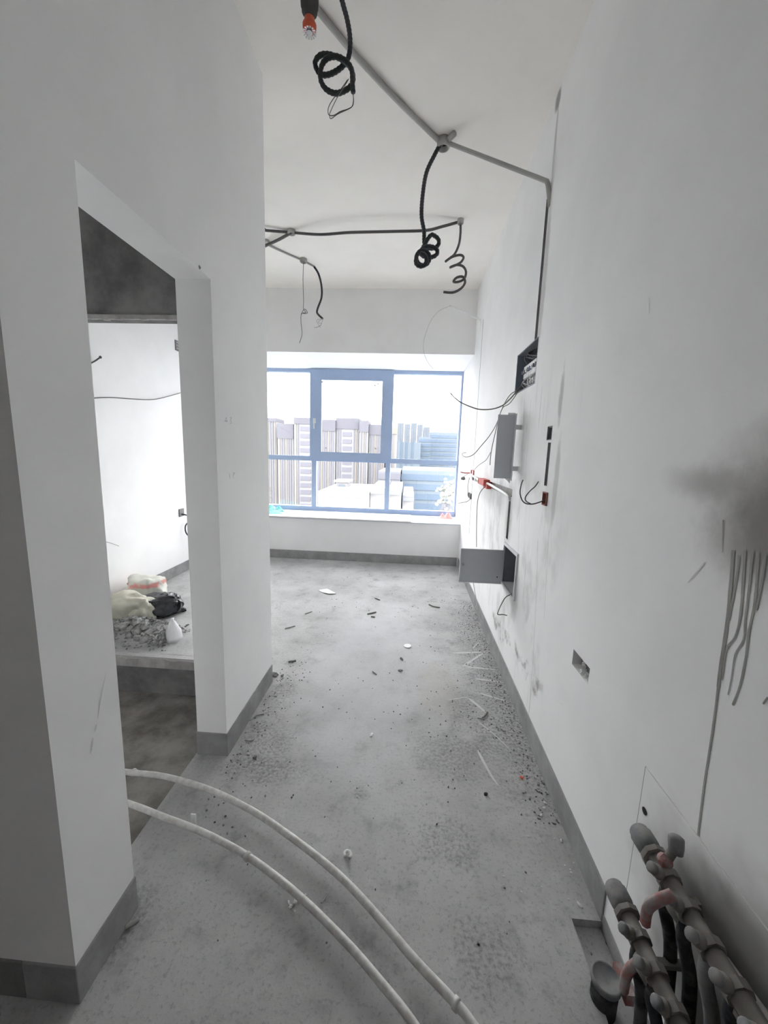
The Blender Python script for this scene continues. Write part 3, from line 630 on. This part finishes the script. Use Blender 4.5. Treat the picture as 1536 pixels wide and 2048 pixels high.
part(MB().tube(smooth_path([PX(x, y, Y=4.3) for x, y in ((936, 948), (930, 951), (926, 956))]), .004, 6), 'wire', 'palewire', e)
wallbox([(939, 985), (943, 987), (943, 996), (939, 995)], -.002, .014, 'dustgrey', 'tiny grey socket box low near the window corner')
# double socket hole with a broken plaster bridge
y0, y1, z0, z1 = SH; ym = y0+(y1-y0)*.45
e = empty('socket_recess', (XR(ym), ym, z0), 'double socket hole with broken plaster between its halves', 'socket hole')
part(MB().wbox(y0+.001, y1-.001, z0+.001, z1-.001, -.044, -.042), 'back_plate', 'cement', e)
part(MB().wbox(y0+.001, ym-.008, z0+.003, z1-.003, -.042, -.036), 'box_liner', 'darkcement', e); part(MB().wbox(ym+.008, y1-.001, z0+.003, z1-.003, -.042, -.036), 'box_liner', 'darkcement', e)
pb = MB()
for i in range(7): pb.rock((XR(ym)+.01, ym+R0.uniform(-.004, .004), z0+(z1-z0)*(i+.5)/7), .008, R0, 1, (1.6, .7, 1))
part(pb, 'plaster_bridge', 'palecrumb', e); cr = MB()
for i in range(8): cr.rock((XR(y0)+.012, y0+R0.uniform(0, .05), z0+R0.uniform(-.002, .012)), .007, R0, 1)
part(cr, 'plaster_crumbs', 'palecrumb', e)
# thin access panel behind the manifold
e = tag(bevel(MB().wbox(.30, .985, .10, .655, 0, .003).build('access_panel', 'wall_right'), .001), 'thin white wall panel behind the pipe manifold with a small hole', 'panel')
sub(MB().wbox(.985, .9875, .10, .657, 0, .0025), 'joint_line', 'stain', e); sub(MB().wbox(.30, .985, .655, .657, 0, .0025), 'joint_line', 'scuff', e)
p = PW(1289, 1622, .0045); sub(MB().lathe([(.010, 0), (.010, .0006)], p, (-1, 0, 0), 14), 'screw_hole', 'hole', e)

# ------------------------------------------------------------------ heating manifold, bottom right
def manifold(label, xb, z, ytop, ybot, nports, lever):
    e = empty('pipe_manifold', (xb, ytop, z), label, 'manifold')
    bar = MB().tube([(xb, ytop, z), (xb, ybot, z)], .019, 14); part(bar, 'bar', 'dustbrass', e, True)
    part(MB().lathe([(.021, 0), (.025, .004), (.027, .012), (.027, .040), (.023, .046), (.023, .052), (.020, .056)], (xb, ytop-.012, z), (0, 1, 0), 16), 'end_cap', 'dustgrey', e, True)
    part(MB().lathe([(.030, 0), (.030, .012)], (xb, ytop-.03, z), (0, 1, 0), 8), 'hex_nut', 'dustbrass', e)
    for i in range(nports):
        y = ytop-.075-i*.062
        part(MB().lathe([(.026, -.009), (.026, .009)], (xb, y, z), (0, 1, 0), 8), 'collar', 'dustbrass', e)
        v = part(MB().lathe([(.010, .015), (.010, .026), (.014, .027), (.014, .036), (.009, .037), (.009, .042)], (xb, y, z), (-.82, 0, .57), 12), 'port_valve', 'dustbrass', e, True)
        sub(MB().lathe([(.010, .042), (.012, .044), (.012, .053), (.008, .056)], (xb, y, z), (-.82, 0, .57), 12), 'valve_cap', 'dustgrey', v, True)
        part(MB().tube(smooth_path([(xb, y, z-.018), (xb, y, z-.07), (xb+.02, y-.01, z-.16), (xb+.03, y-.015, z-.30 if z > .5 else -.03)], 4), .0135, 9), 'branch_pipe', 'dustblack' if i % 3 != 2 else 'dustgrey', e, True)
    for y in (ytop-.10, ytop-.28): part(MB().box((xb-.012, y-.008, z-.030), (XR(y)-.0045, y+.008, z-.018)), 'bracket', 'dustbrass', e)
    if lever:
        lv = part(MB().lathe([(.024, -.02), (.027, 0), (.024, .02)], (xb, ytop-.115, z-.02), (0, 1, 0), 14), 'ball_valve', 'dustbrass', e, True)
        L = lever; mb = MB().tube(smooth_path(L, 5), [.011]*5*(len(L)-1)+[.006], 8); sub(mb, 'lever', 'dustred', lv, True)
    return e
zu = PX(1310, 1715, X=.64); zl = PX(1255, 1830, X=.60)
manifold('upper dust covered pipe manifold on the right wall', .64, zu.z, PX(1297, 1690, X=.64).y, .18, 6, [PX(1345, 1790, X=.60), PX(1318, 1800, X=.575), PX(1296, 1815, X=.565), PX(1290, 1850, X=.575)])
manifold('lower dust covered pipe manifold near the floor', .60, zl.z, PX(1244, 1805, X=.60).y, .18, 6, [PX(1275, 1925, X=.59), PX(1255, 1945, X=.58), PX(1246, 1985, X=.58)])
bv = PX(1352, 1692, X=.655)
e = empty('bleed_valve', bv, 'small upright bleed valve above the upper manifold', 'valve')
part(MB().tube([bv, PX(1325, 1735, X=.645)], .010, 10), 'stem', 'dustbrass', e, True); part(MB().lathe([(.014, -.015), (.016, 0), (.016, .018), (.010, .022)], bv, (.1, .3, .9), 12), 'cap', 'dustgrey', e, True)
part(MB().rock(PX(1330, 1722, X=.64), .016, R0, 2, (1, 1, 1), .1), 'red_tag', 'dustred', e)
for (a, b, lab) in (((1392, 1870), (1540, 2090), 'pale heating pipe on the wall beside the manifolds, lower one'), ((1435, 1898), (1560, 2070), 'pale heating pipe on the wall beside the manifolds, upper one')):
    A, B = PW(*a, off=.02), PW(*b, off=.02); hose('heating_pipe', [A, (A+B)/2, B], .008, 'pex', lab, 'pipe')
# capped pipe stub in the floor pocket
cp = PX(1213, 1955, Z=.075)
e = empty('floor_pipe_stub', (cp.x, cp.y, -.03), 'round capped pipe stub rising from the floor pocket by the manifold', 'pipe stub')
part(MB().lathe([(.034, -.105), (.034, -.012)], cp, n=24), 'pipe', 'dustblack', e, True)  # black because the shadow under the cap is put into its colour
part(MB().lathe([(.038, -.018), (.039, -.004), (.037, 0), (.033, 0), (.031, -.003), (.006, -.003)], cp, n=26), 'cap', 'dustgrey', e, True)
tg = PX(1246, 1955, Z=.07); part(MB().box((tg.x-.012, tg.y-.04, tg.z-.03), (tg.x+.01, tg.y+.03, tg.z+.006)), 'tag', 'dustred', e)
hp = PX(1222, 1888, Z=-.029); sub(MB().lathe([(.016, 0), (.016, .0015)], hp, n=16), 'round_hole', 'hole', floor)

# ------------------------------------------------------------------ curved heating pipes on the floor
pa = [(-1.9, 1.50, -.02), (-1.55, 1.49, .01)]+[tuple(PX(x, y, Z=.032)) for x, y in ((252, 1544), (330, 1553), (420, 1580), (500, 1619), (560, 1658), (640, 1718), (700, 1772), (760, 1838), (830, 1920), (905, 2000), (945, 2048))]+[(.33, .68, .03), (.45, .52, .02), (.56, .36, .0)]
pb_ = [(-1.8, 1.42, -.02), (-1.45, 1.385, .01)]+[tuple(PX(x, y, Z=.030)) for x, y in ((257, 1607), (330, 1635), (400, 1662), (480, 1703), (550, 1752), (620, 1812), (700, 1893), (760, 1963), (825, 2045))]+[(.17, .68, .03), (.28, .53, .02), (.38, .36, .0)]
def floorpipe(pts, r, label, ties):
    e = empty('heating_pipe', pts[2], label, 'pipe', 'curved heating pipes'); part(MB().tube(smooth_path(pts, 8), r, 12), 'pipe', 'pex', e, True)
    for (x, y) in ties:
        p = PX(x, y, Z=.031); q = PX(x+14, y+9 if x < 400 else y+14, Z=.031); part(MB().lathe([(r+.0035, -.007), (r+.0035, .007)], p, q-p, 14), 'tie', 'pex', e, True)
floorpipe(pa, .0122, 'outer of the two curved white heating pipes across the floor', ((268, 1545), (912, 2008)))
floorpipe(pb_, .0116, 'inner of the two curved white heating pipes across the floor', ((495, 1713),))

# ------------------------------------------------------------------ room beyond the doorway: sacks, bags, rubble
def bag(name, mat, c, rx, ry, rz, rot, seed, wr=.16, fold=6):
    bm = bmesh.new(); bmesh.ops.create_icosphere(bm, subdivisions=4, radius=1); mb = MB(); ca, sa = math.cos(rot), math.sin(rot)
    for v in bm.verts:
        p = v.co.copy(); sgn = lambda t, e: math.copysign(abs(t)**e, t)
        p = Vector((sgn(p.x, .8), sgn(p.y, .8), sgn(p.z, .8)))
        d = 1+wr*(mnoise.noise(v.co*1.7+Vector((seed, 0, 0)))+.55*abs(mnoise.noise(v.co*fold*.7+Vector((0, seed, 0))))+.25*mnoise.noise(v.co*fold*1.6+Vector((0, 0, seed))))
        x, y, z = p.x*rx*d, p.y*ry*d, p.z*rz*d
        mb.v.append((c[0]+x*ca-y*sa, c[1]+x*sa+y*ca, max(.001, c[2]+z)))
    for f in bm.faces: mb.f.append(tuple(v.index for v in f.verts))
    bm.free(); return mb
s1 = tag(bag('woven_sack', 'sack', (-2.45, 3.33, .13), .165, .14, .145, .1, 2, .30, 9).build('woven_sack', 'sack', None, True), 'white woven sack with a red printed band, farther of the two sacks', 'sack', 'woven sacks')
s2 = tag(bag('woven_sack', 'sack2', (-2.36, 3.0, .10), .20, .12, .12, -.1, 9, .34, 9).build('woven_sack', 'sack2', None, True), 'beige rubble sack slumped behind the rubble heap', 'sack', 'woven sacks')
mk = MB().lathe([(.066, 0), (.072, .03), (.068, .20), (.05, .23)], (-2.20, 2.92, .068), (-.8, .35, .05), 18); sub(mk, 'folded_end', 'sack2', s2, True)
bp = PX(318, 1232, Y=3.08)
k1 = tag(bag('trash_bag', 'blackbag', (bp.x-.005, 3.12, .085), .155, .115, .10, .35, 5, .27, 8).build('trash_bag', 'blackbag', None, False), 'crumpled black plastic bag with a tied end on the lit floor', 'bag')
tip = PX(366, 1219, Y=3.2); n0 = Vector((bp.x+.12, 3.13, .07))
sub(MB().tube(smooth_path([n0, (n0+tip)/2, tip], 4), [.07, .065, .058, .05, .04, .03, .022, .02, .018], 9).rock(tip, .028, R0, 1, (1, 1, .8), .4), 'tied_neck', 'blackbag', k1)
wb_ = PX(347, 1279, Z=0); mb = MB(); prof = [(.062, 0), (.064, .03), (.055, .07), (.038, .11), (.022, .145), (.010, .165), (.012, .178)]
mb.lathe(prof, wb_, n=18); mb.v = [(x+.012*mnoise.noise((x*30, y*30, z*20)), y+.012*mnoise.noise((x*30, y*30+9, z*20)), z) for x, y, z in mb.v]
tag(mb.build('small_white_bag', 'whitebag', None, True), 'small white bag standing like a cone beside the rubble', 'bag')
rr = random.Random(11)
def heap_h(x, y): return .15*max(0, 1-((x+2.13)/.42)**2-((y-2.73)/.22)**2)
for i in range(120):
    big = i < 44
    for _ in range(50):
        x = rr.uniform(-2.4, -1.82); y = rr.uniform(2.54, 2.70 if big else 2.88)
        if heap_h(x, y) > .012: break
    r = rr.uniform(.022, .045) if big else rr.uniform(.011, .022)
    c = Vector((x, y, heap_h(x, y)*.8+r*.5)); mb = MB().rock((0, 0, 0), r, rr, 1, (1, rr.uniform(.6, 1), rr.uniform(.45, .8)), .3)
    o = mb.build('concrete_chunk', 'rubble'); o.location = c
    tag(o, 'broken grey concrete chunk in the rubble heap beyond the doorway', 'rubble', 'rubble chunks beyond the doorway')
g = MB()
for i in range(900):
    for _ in range(20):
        x = rr.uniform(-2.55, -1.74); y = rr.uniform(2.5, 2.95)
        if heap_h(x, y) > 0 or rr.random() < .12: break
    g.rock((x, y, heap_h(x, y)*.75+.004), rr.uniform(.004, .012), rr, 1, (1, .8, .6), .3)
tag(g.build('rubble_grit', 'rubble'), 'fine broken grit between the rubble chunks beyond the doorway', 'grit', None, 'stuff')
# fittings on the wall beyond the doorway
def lw(x, y, off=0): return PX(x, y, X=XFL+off)
p = lw(362, 1025); e = empty('wall_socket', p, 'small grey socket box on the far white wall with a black cable', 'socket box')
part(MB().box((XFL, p.y-.045, p.z-.045), (XFL+.012, p.y+.045, p.z+.045)), 'box', 'dustgrey', e)
part(MB().tube(smooth_path([lw(363, 1028, .015), lw(372, 1030, .05), lw(385, 1034, .06)]), .008, 7), 'cable', 'black', e, True)
hose('loose_cable', [lw(378, 1043, .03), lw(371, 1052, .04), lw(372, 1065, .04), lw(381, 1076, .03)], .008, 'black', 'black cable loop hanging below the far wall socket', 'cable')
hose('strung_wire', [lw(160, 800, .02), lw(190, 796, .03), lw(225, 795, .03), lw(265, 798, .03), lw(305, 799, .03), lw(335, 793, .03), lw(380, 780, .03)], .0042, 'wire', 'thin dark wire strung across the white wall beyond the doorway', 'wire')
e = empty('wall_cable', lw(185, 725), 'short dark cable end sticking out of the far white wall', 'cable')
part(MB().tube(smooth_path([lw(178, 728, 0), lw(190, 722, .02), lw(200, 715, .04)]), .006, 6), 'cable', 'wire', e); part(MB().rock(lw(201, 714, .04), .012, R0, 1), 'tip', 'wire', e)
hose('strung_wire', [lw(205, 1082, .01), lw(218, 1085, .02), lw(238, 1092, .02)], .003, 'palewire', 'faint pale wire low on the wall beyond the doorway', 'wire')
p = lw(357, 693); e = empty('wall_vent', p, 'small grey grille on the far white wall near the beam', 'grille')
part(MB().box((XFL, p.y-.07, p.z-.055), (XFL+.008, p.y+.10, p.z+.055)), 'frame', 'dustgrey', e)
for i in range(3): part(MB().box((XFL+.008, p.y-.06, p.z-.04+i*.032), (XFL+.014, p.y+.09, p.z-.022+i*.032)), 'slat', 'palewire', e)

# ------------------------------------------------------------------ floor litter
def chip(name, x, y, r, sq, mat, label, cat, sub_=2, rough=.15, seed=1):
    p = PX(x, y, Z=0); rd = random.Random(seed); o = MB().rock((0, 0, 0), r, rd, sub_, sq, rough).build(name, mat); o.location = (p.x, p.y, r*sq[2]*.6); return tag(o, label, cat)
p = PX(815, 1293, Z=0); tag(MB().lathe([(.026, 0), (.030, .003), (.030, .007), (.027, .009)], (p.x, p.y, 0), n=20).build('white_disc', 'white'), 'small white round cap lying mid floor', 'cap')
chip('plaster_chip', 743, 1471, .019, (1, .6, .35), 'palecrumb', 'white plaster chip lying alone mid floor', 'plaster chip', 1, .25, 4)
chip('pebble', 972, 1590, .009, (1, 1, .8), 'hole', 'black pebble on the floor towards the right wall', 'pebble', 1, .2, 5)
chip('orange_scrap', 1043, 1557, .010, (1, .8, .8), 'orange', 'tiny orange scrap on the floor near the right skirting', 'scrap', 1, .3, 6)
chip('plaster_chip', 1160, 1812, .010, (.6, 1.2, .5), 'palecrumb', 'white plaster chip near the corner of the right skirting', 'plaster chip', 1, .25, 14)
chip('cement_lump', 803, 1319, .016, (1.4, .8, .6), 'crumb', 'flat grey lump just below the white round cap', 'lump', 1, .25, 7)
chip('cement_lump', 800, 1342, .014, (1.4, .8, .6), 'rubble', 'grey lump farther below the white round cap', 'lump', 1, .25, 17)
chip('cement_lump', 550, 1352, .03, (1, .8, .5), 'crumb', 'dark debris lump at the foot of the partition corner', 'lump', 1, .35, 8)
chip('cement_lump', 565, 1352, .014, (1, .8, .5), 'rubble', 'pale debris lump next to the partition corner', 'lump', 1, .35, 18)
chip('cement_lump', 510, 1515, .015, (1, .8, .6), 'crumb', 'dark lump on the floor near the doorway jamb', 'lump', 1, .35, 28)
for (x, y, lab) in ((1090, 1607, 'pale pebble beside the right skirting, nearest the orange scrap'), (1088, 1617, 'pale pebble pair mate beside the right skirting'), (1082, 1632, 'pale pebble on the floor below the pebble pair'), (1123, 1683, 'pale pebble close to the right skirting, nearest the manifold')):
    chip('pebble', x, y, .0075, (1.2, .8, .7), 'palecrumb', lab, 'pebble', 1, .2, x)
pp = PX(655, 1185, Z=0); m_ = MB(); m_.v = [(pp.x-.11, pp.y+.05, .004), (pp.x-.02, pp.y+.08, .012), (pp.x+.10, pp.y-.03, .006), (pp.x+.03, pp.y-.06, .010), (pp.x-.06, pp.y-.01, .003)]; m_.f = [(0, 1, 4), (1, 2, 3, 4)]
o = m_.build('paper_scrap', 'palecrumb'); so = o.modifiers.new('thick', 'SOLIDIFY'); so.thickness = .002; tag(o, 'flat torn scrap of pale paper on the far floor', 'paper')
def stick(L, r, mat, label, cat='stick', z=.006): return hose('floor_stick', [PX(x, y, Z=z) for x, y in L], r, mat, label, cat, 3, 0, 5)
for L, r, mt, lab in (([(735, 1228), (744, 1226), (752, 1224)], .007, 'wood', 'dark stick on the far floor pointing right'), ([(742, 1233), (750, 1234)], .006, 'wood', 'short dark stick just below the dark far stick'),
                      ([(750, 1196), (760, 1200)], .005, 'wood', 'thin stick on the far floor above the dark stick'), ([(858, 1209), (868, 1213), (880, 1215)], .006, 'wood', 'grey splinter on the far floor near the open metal door'),
                      ([(610, 1228), (624, 1223)], .004, 'wood', 'thin straw on the far floor left of centre'), ([(577, 1323), (592, 1321)], .006, 'wood', 'brown splinter near the partition corner'),
                      ([(745, 1343), (753, 1349)], .004, 'wood', 'small slanting splinter mid floor'), ([(570, 1257), (590, 1252)], .004, 'wood', 'faint straw lying near the partition on the far floor'),
                      ([(500, 1441), (512, 1431), (528, 1428)], .004, 'palewire', 'bent wire piece beside the partition skirting'), ([(490, 1480), (503, 1481), (508, 1477)], .004, 'palewire', 'small bent wire piece near the doorway jamb'),
                      ([(642, 1806), (649, 1797), (655, 1785)], .003, 'dustpvc', 'thin twig between the two curved pipes'), ([(250, 1855), (262, 1848), (277, 1838)], .007, 'dustpvc', 'broken pale slat by the near pillar skirting'),
                      ([(965, 1436), (971, 1430), (975, 1424)], .005, 'wood', 'dark splinter among the grit by the right wall'), ([(955, 1436), (968, 1438)], .004, 'palewire', 'pale splinter among the grit by the right wall'),
                      ([(1002, 1456), (1010, 1463)], .006, 'palewire', 'short pale strip in the grit by the right skirting')):
    stick(L, r, mt, lab)
P = [PX(x, y, Z=.010) for x, y in ((690, 1713), (689, 1706), (694, 1702), (700, 1704), (702, 1711), (698, 1716))]
hose('curled_shaving', P, .0055, 'palecrumb', 'curled white plastic shaving beside the outer pipe', 'shaving', 4)
p = PX(387, 1641, Z=.03); tag(bevel(MB().box((p.x-.010, p.y-.003, .012), (p.x+.010, p.y+.003, .06)).build('white_tab', 'white'), .001), 'small white tab standing against the inner pipe', 'tab')
fk = MB(); rr = random.Random(5); q = PX(595, 1808, Z=0)
for i in range(16): fk.rock((q.x+rr.gauss(0, .018), q.y+rr.gauss(0, .012), .003), rr.uniform(.003, .007), rr, 1, (1, .7, .4))
tag(fk.build('plaster_flakes', 'palecrumb'), 'little scatter of white plaster flakes by the inner pipe', 'flakes', None, 'stuff')
# crumbs strewn over the floor, thickest along the right skirting
cr = MB(); rr = random.Random(21)
for i in range(900):
    t = rr.random()
    if t < .55: y = 1.4+rr.random()**1.1*2.4; x = XR(y)-.01-abs(rr.gauss(0, .07 if y < 1.9 else .10))
    elif t < .72: y = rr.uniform(1.2, 2.5); x = XL+.02+abs(rr.gauss(0, .10))
    elif t < .80: x, y = rr.gauss(.33, .12), rr.gauss(1.95, .25)
    else: y = rr.uniform(.9, 4.6); x = rr.uniform(-.8, .65)
    if x > XR(y)-.012 or (y < Y3 and x < XL+.012): continue
    r = rr.uniform(.0022, .0055); cr.rock((x, y, r*.4), r, rr, 1, (1, .8, .7), .3)
tag(cr.build('cement_crumbs', 'crumb'), 'dark cement crumbs strewn over the floor and along the skirting', 'crumbs', None, 'stuff')
pc = MB()
for i in range(130):
    y = rr.uniform(1.1, 3.4); x = XR(y)-.02-abs(rr.gauss(0, .12)) if rr.random() < .6 else rr.uniform(-.75, .6)
    r = rr.uniform(.002, .0045); pc.rock((x, y, r*.4), r, rr, 1, (1, .8, .7), .3)
tag(pc.build('pale_crumbs', 'palecrumb'), 'pale plaster crumbs strewn thinly over the floor', 'crumbs', None, 'stuff')
def scrape(L, w0, w1):
    P = smooth_path([PX(x, y, Z=.0012) for x, y in L], 5); mb = MB(); m = len(P); Q = []
    for i, p in enumerate(P):
        t = (P[min(i+1, m-1)]-P[max(i-1, 0)]).normalized(); s = t.cross(Vector((0, 0, 1))); w = (w0+(w1-w0)*i/(m-1))/2*min(1, 4*i/(m-1)+.15, 4*(1-i/(m-1))+.15); Q.append((p-s*w, p+s*w))
    for a, b in zip(Q, Q[1:]): mb.quad(a[0], a[1], b[1], b[0])
    sub(mb, 'scrape_mark', 'chalk', floor)
for L, a, b in (([(905, 1306), (940, 1305), (966, 1304)], .024, .014), ([(925, 1333), (945, 1320), (970, 1304)], .024, .014), ([(930, 1333), (960, 1336), (995, 1340)], .02, .012), ([(950, 1357), (980, 1361), (1008, 1365)], .02, .012),
                ([(955, 1385), (985, 1394), (1015, 1403)], .018, .01), ([(938, 1397), (957, 1412), (972, 1425)], .02, .012), ([(955, 1500), (968, 1525), (985, 1555), (998, 1572)], .016, .008), ([(958, 1445), (990, 1470), (1020, 1500)], .008, .004), ([(895, 1400), (930, 1395), (945, 1400)], .008, .004), ([(945, 1297), (958, 1284)], .008, .005)):
    scrape(L, a, b)

# ------------------------------------------------------------------ the city outside
KB = .70
def bm_(name, c, var=.04): return simple(name, tuple(x*KB for x in c), .8, 0, var, .2, 0, .1)  # haze and window glare are put into these pale outdoor colours
B = {'white': bm_('tower_render', (.235, .235, .245)), 'crown': bm_('tower_crown', (.128, .128, .150)), 'lav': bm_('tower_window_strip', (.150, .150, .178)), 'tan': bm_('tower_tan_strip', (.21, .187, .165)),
     'blue': bm_('blue_glass_tower', (.150, .180, .215)), 'blued': bm_('blue_band', (.112, .148, .200)), 'roof': bm_('flat_roof', (.26, .26, .27)), 'par': bm_('parapet', (.172, .18, .205)), 'ground': bm_('city_ground', (.22, .225, .22)), 'tree': bm_('sunlit_tree', (.25, .27, .25), .2)}  # sunlight on the tree is put into its pale colour
GZ = -62
gm = MB().box((-1500, 20, GZ-2), (1500, 1800, GZ)); struct(gm.build('ground', B['ground']), 'hazy pale city ground far below the window', 'ground')
def tower(x0, x1, top, Y, label, crown=None, strips=(), bands=None, mat='white', cmat='crown', dep=11, cat='tower', group='towers outside the window', base=None, bmat='lav'):
    a, b = PX(x0, top, Y=Y), PX(x1, top, Y=Y); z1 = (a.z+b.z)/2; z0 = GZ if base is None else PX((x0+x1)/2, base, Y=Y).z
    e = empty('tower' if cat == 'tower' else cat.replace(' ', '_'), ((a.x+b.x)/2, Y, GZ), label, cat, group)
    part(MB().box((a.x, Y, GZ), (b.x, Y+dep, z1)), 'body', B[mat], e)
    if crown:
        zc = PX((x0+x1)/2, crown, Y=Y).z; part(MB().box((a.x-.08, Y-.5, zc), (b.x+.08, Y+dep+.3, z1+.6)), 'crown', B[cmat], e); zt = zc
    else: zt = z1
    if strips and mat == 'white':
        k = x0+3; strips = []; i = 0
        while k < x1-3:
            if not (bands and bands[0]-2 < k < bands[1]+1): strips.append((k, k+2, 'tan' if (i+int(x0)) % 3 == 0 else 'lav'))
            k += 4.6; i += 1
    for (s0, s1, mt) in strips:
        p, q = PX(s0, top, Y=Y).x, PX(s1, top, Y=Y).x
        part(MB().box((p, Y-.35, GZ), (q, Y+.1, zt)), 'window_strip', B[mt], e)
    if bands:
        s0, s1, n, ztop = bands; p, q = PX(s0, top, Y=Y).x, PX(s1, top, Y=Y).x; zt2 = PX(s0, ztop, Y=Y).z
        fh = 3.2; zz = zt2; bn = MB()
        while zz > GZ+2 and n > 0: bn.box((p, Y-.3, zz-1.9), (q, Y+.1, zz)); zz -= fh; n -= 1
        part(bn, 'window_bands', B[bmat], e)
    return e
D = 175
tower(500, 553, 838, D+4, 'pale tower at the far left edge of the window', 843, ((520, 524, 'lav'), (545, 548, 'lav')))
tower(555, 587, 850, D, 'pale tower with a lavender crown in the left pane', 877, ((561, 564, 'tan'), (568, 570, 'lav'), (573, 575, 'tan'), (579, 581, 'lav')))
tower(588, 624, 838, D-2, 'banded tower beside the opening sash, left pane', 848, ((590, 592, 'lav'),), (601, 622, 40, 853))
tower(631, 671, 842, D-1, 'striped tower at the left of the opening sash', 862, ((646, 648, 'lav'), (653, 655, 'lav'), (659, 661, 'lav'), (666, 668, 'lav')))
tower(673, 718, 839, D, 'tallest twin-shouldered tower in the opening sash', 858, ((675, 677, 'tan'), (713, 716, 'tan')), (686, 704, 40, 864))
tower(719, 737, 844, D-2, 'narrow tan striped tower in the opening sash', 864, ((722, 726, 'tan'), (731, 734, 'tan')))
tower(739, 771, 852, D, 'pale striped tower at the right of the opening sash', 870, ((743, 745, 'lav'), (749, 751, 'lav'), (756, 758, 'tan'), (764, 766, 'lav')))
tower(775, 793, 858, D-2, 'slim reddish topped tower by the right mullion', 868, ((782, 784, 'lav'), (787, 789, 'tan')), cmat='tan')
for i, (x0, x1, t) in enumerate(((795, 808, 846), (809, 821, 848), (822, 834, 846), (835, 846, 849), (847, 860, 854))):
    tower(x0, x1, t, 330, ('leftmost', 'second', 'middle', 'fourth', 'rightmost')[i]+' of the faint slender towers in the right pane', None, ((x0+3, x0+5, 'blue'), (x0+8, x0+10, 'blue')), mat='par')
tower(796, 842, 884, 250, 'low blue glass block in the right pane, left one', None, ((802, 805, 'blued'), (812, 815, 'blued'), (824, 827, 'blued')), mat='blue')
tower(838, 862, 874, 262, 'blue banded block in the right pane, middle one', None, (), (838, 861, 30, 878), mat='blue', bmat='blued')
tower(860, 925, 865, 280, 'wide blue hazy block at the right edge of the window', None, (), (861, 924, 30, 870), mat='blue', bmat='blued')
tower(757, 801, 943, 120, 'stepped banded office seen through the lower panes', None, (), (757, 800, 12, 946), 'par', group='low buildings outside', bmat='lav', dep=30)
tower(804, 935, 942, 126, 'broad blue office with a white roof edge, right lower pane', None, (), (803, 920, 14, 948), 'blue', group='low buildings outside', bmat='blued', dep=40)
for i, (x0, x1, t, nm) in enumerate(((636, 738, 984, 'long white roofed podium in the middle lower pane'), (741, 771, 976, 'white box block on the podium by the right mullion'), (776, 803, 978, 'white block just right of the right mullion'), (806, 828, 990, 'low white roof block in the right lower pane'))):
    e = tower(x0, x1, t, 78+2*i, nm, None, (), None, 'roof', cat='low building', group='low buildings outside', dep=22)
    a, b = PX(x0, t+5, Y=78+2*i-.6), PX(x1, t+12, Y=78+2*i-.6); part(MB().box((a.x, a.y-.4, b.z), (b.x, a.y+.55, a.z)), 'parapet', B['par'], e)
p, q = PX(672, 964, Y=90), PX(694, 980, Y=90)
e = empty('roof_hut', (p.x, 90, q.z), 'small rooftop hut with a blue green window', 'hut'); part(MB().box((p.x, 90, q.z-3), (q.x, 96, p.z)), 'body', B['roof'], e); part(MB().box((p.x+.6, 89.8, q.z), (q.x-.6, 90, p.z-.6)), 'window', B['blue'], e); part(MB().box((p.x-.5, 89.5, p.z), (q.x+.5, 96.4, p.z+.4)), 'roof', B['roof'], e)
rr = random.Random(9)
for i, (x, y) in enumerate(((888, 985), (900, 975))):
    c = PX(x, y, Y=70+9*i); e = empty('tree', (c.x, c.y, GZ), ('bleached sunlit tree crown at the lower right of the window', 'second bleached tree crown beside the window edge')[i], 'tree', 'trees outside')
    lf = MB()
    for k in range(46): lf.rock((c.x+rr.gauss(0, .8), c.y+rr.gauss(0, .8), c.z-1.2+rr.gauss(0, 1.5)), rr.uniform(.25, .55), rr, 1, (1, 1, .8), .3)
    part(lf, 'crown', B['tree'], e); part(MB().tube([(c.x, c.y, GZ), (c.x, c.y, c.z-2)], .5, 8), 'trunk', B['crown'], e)
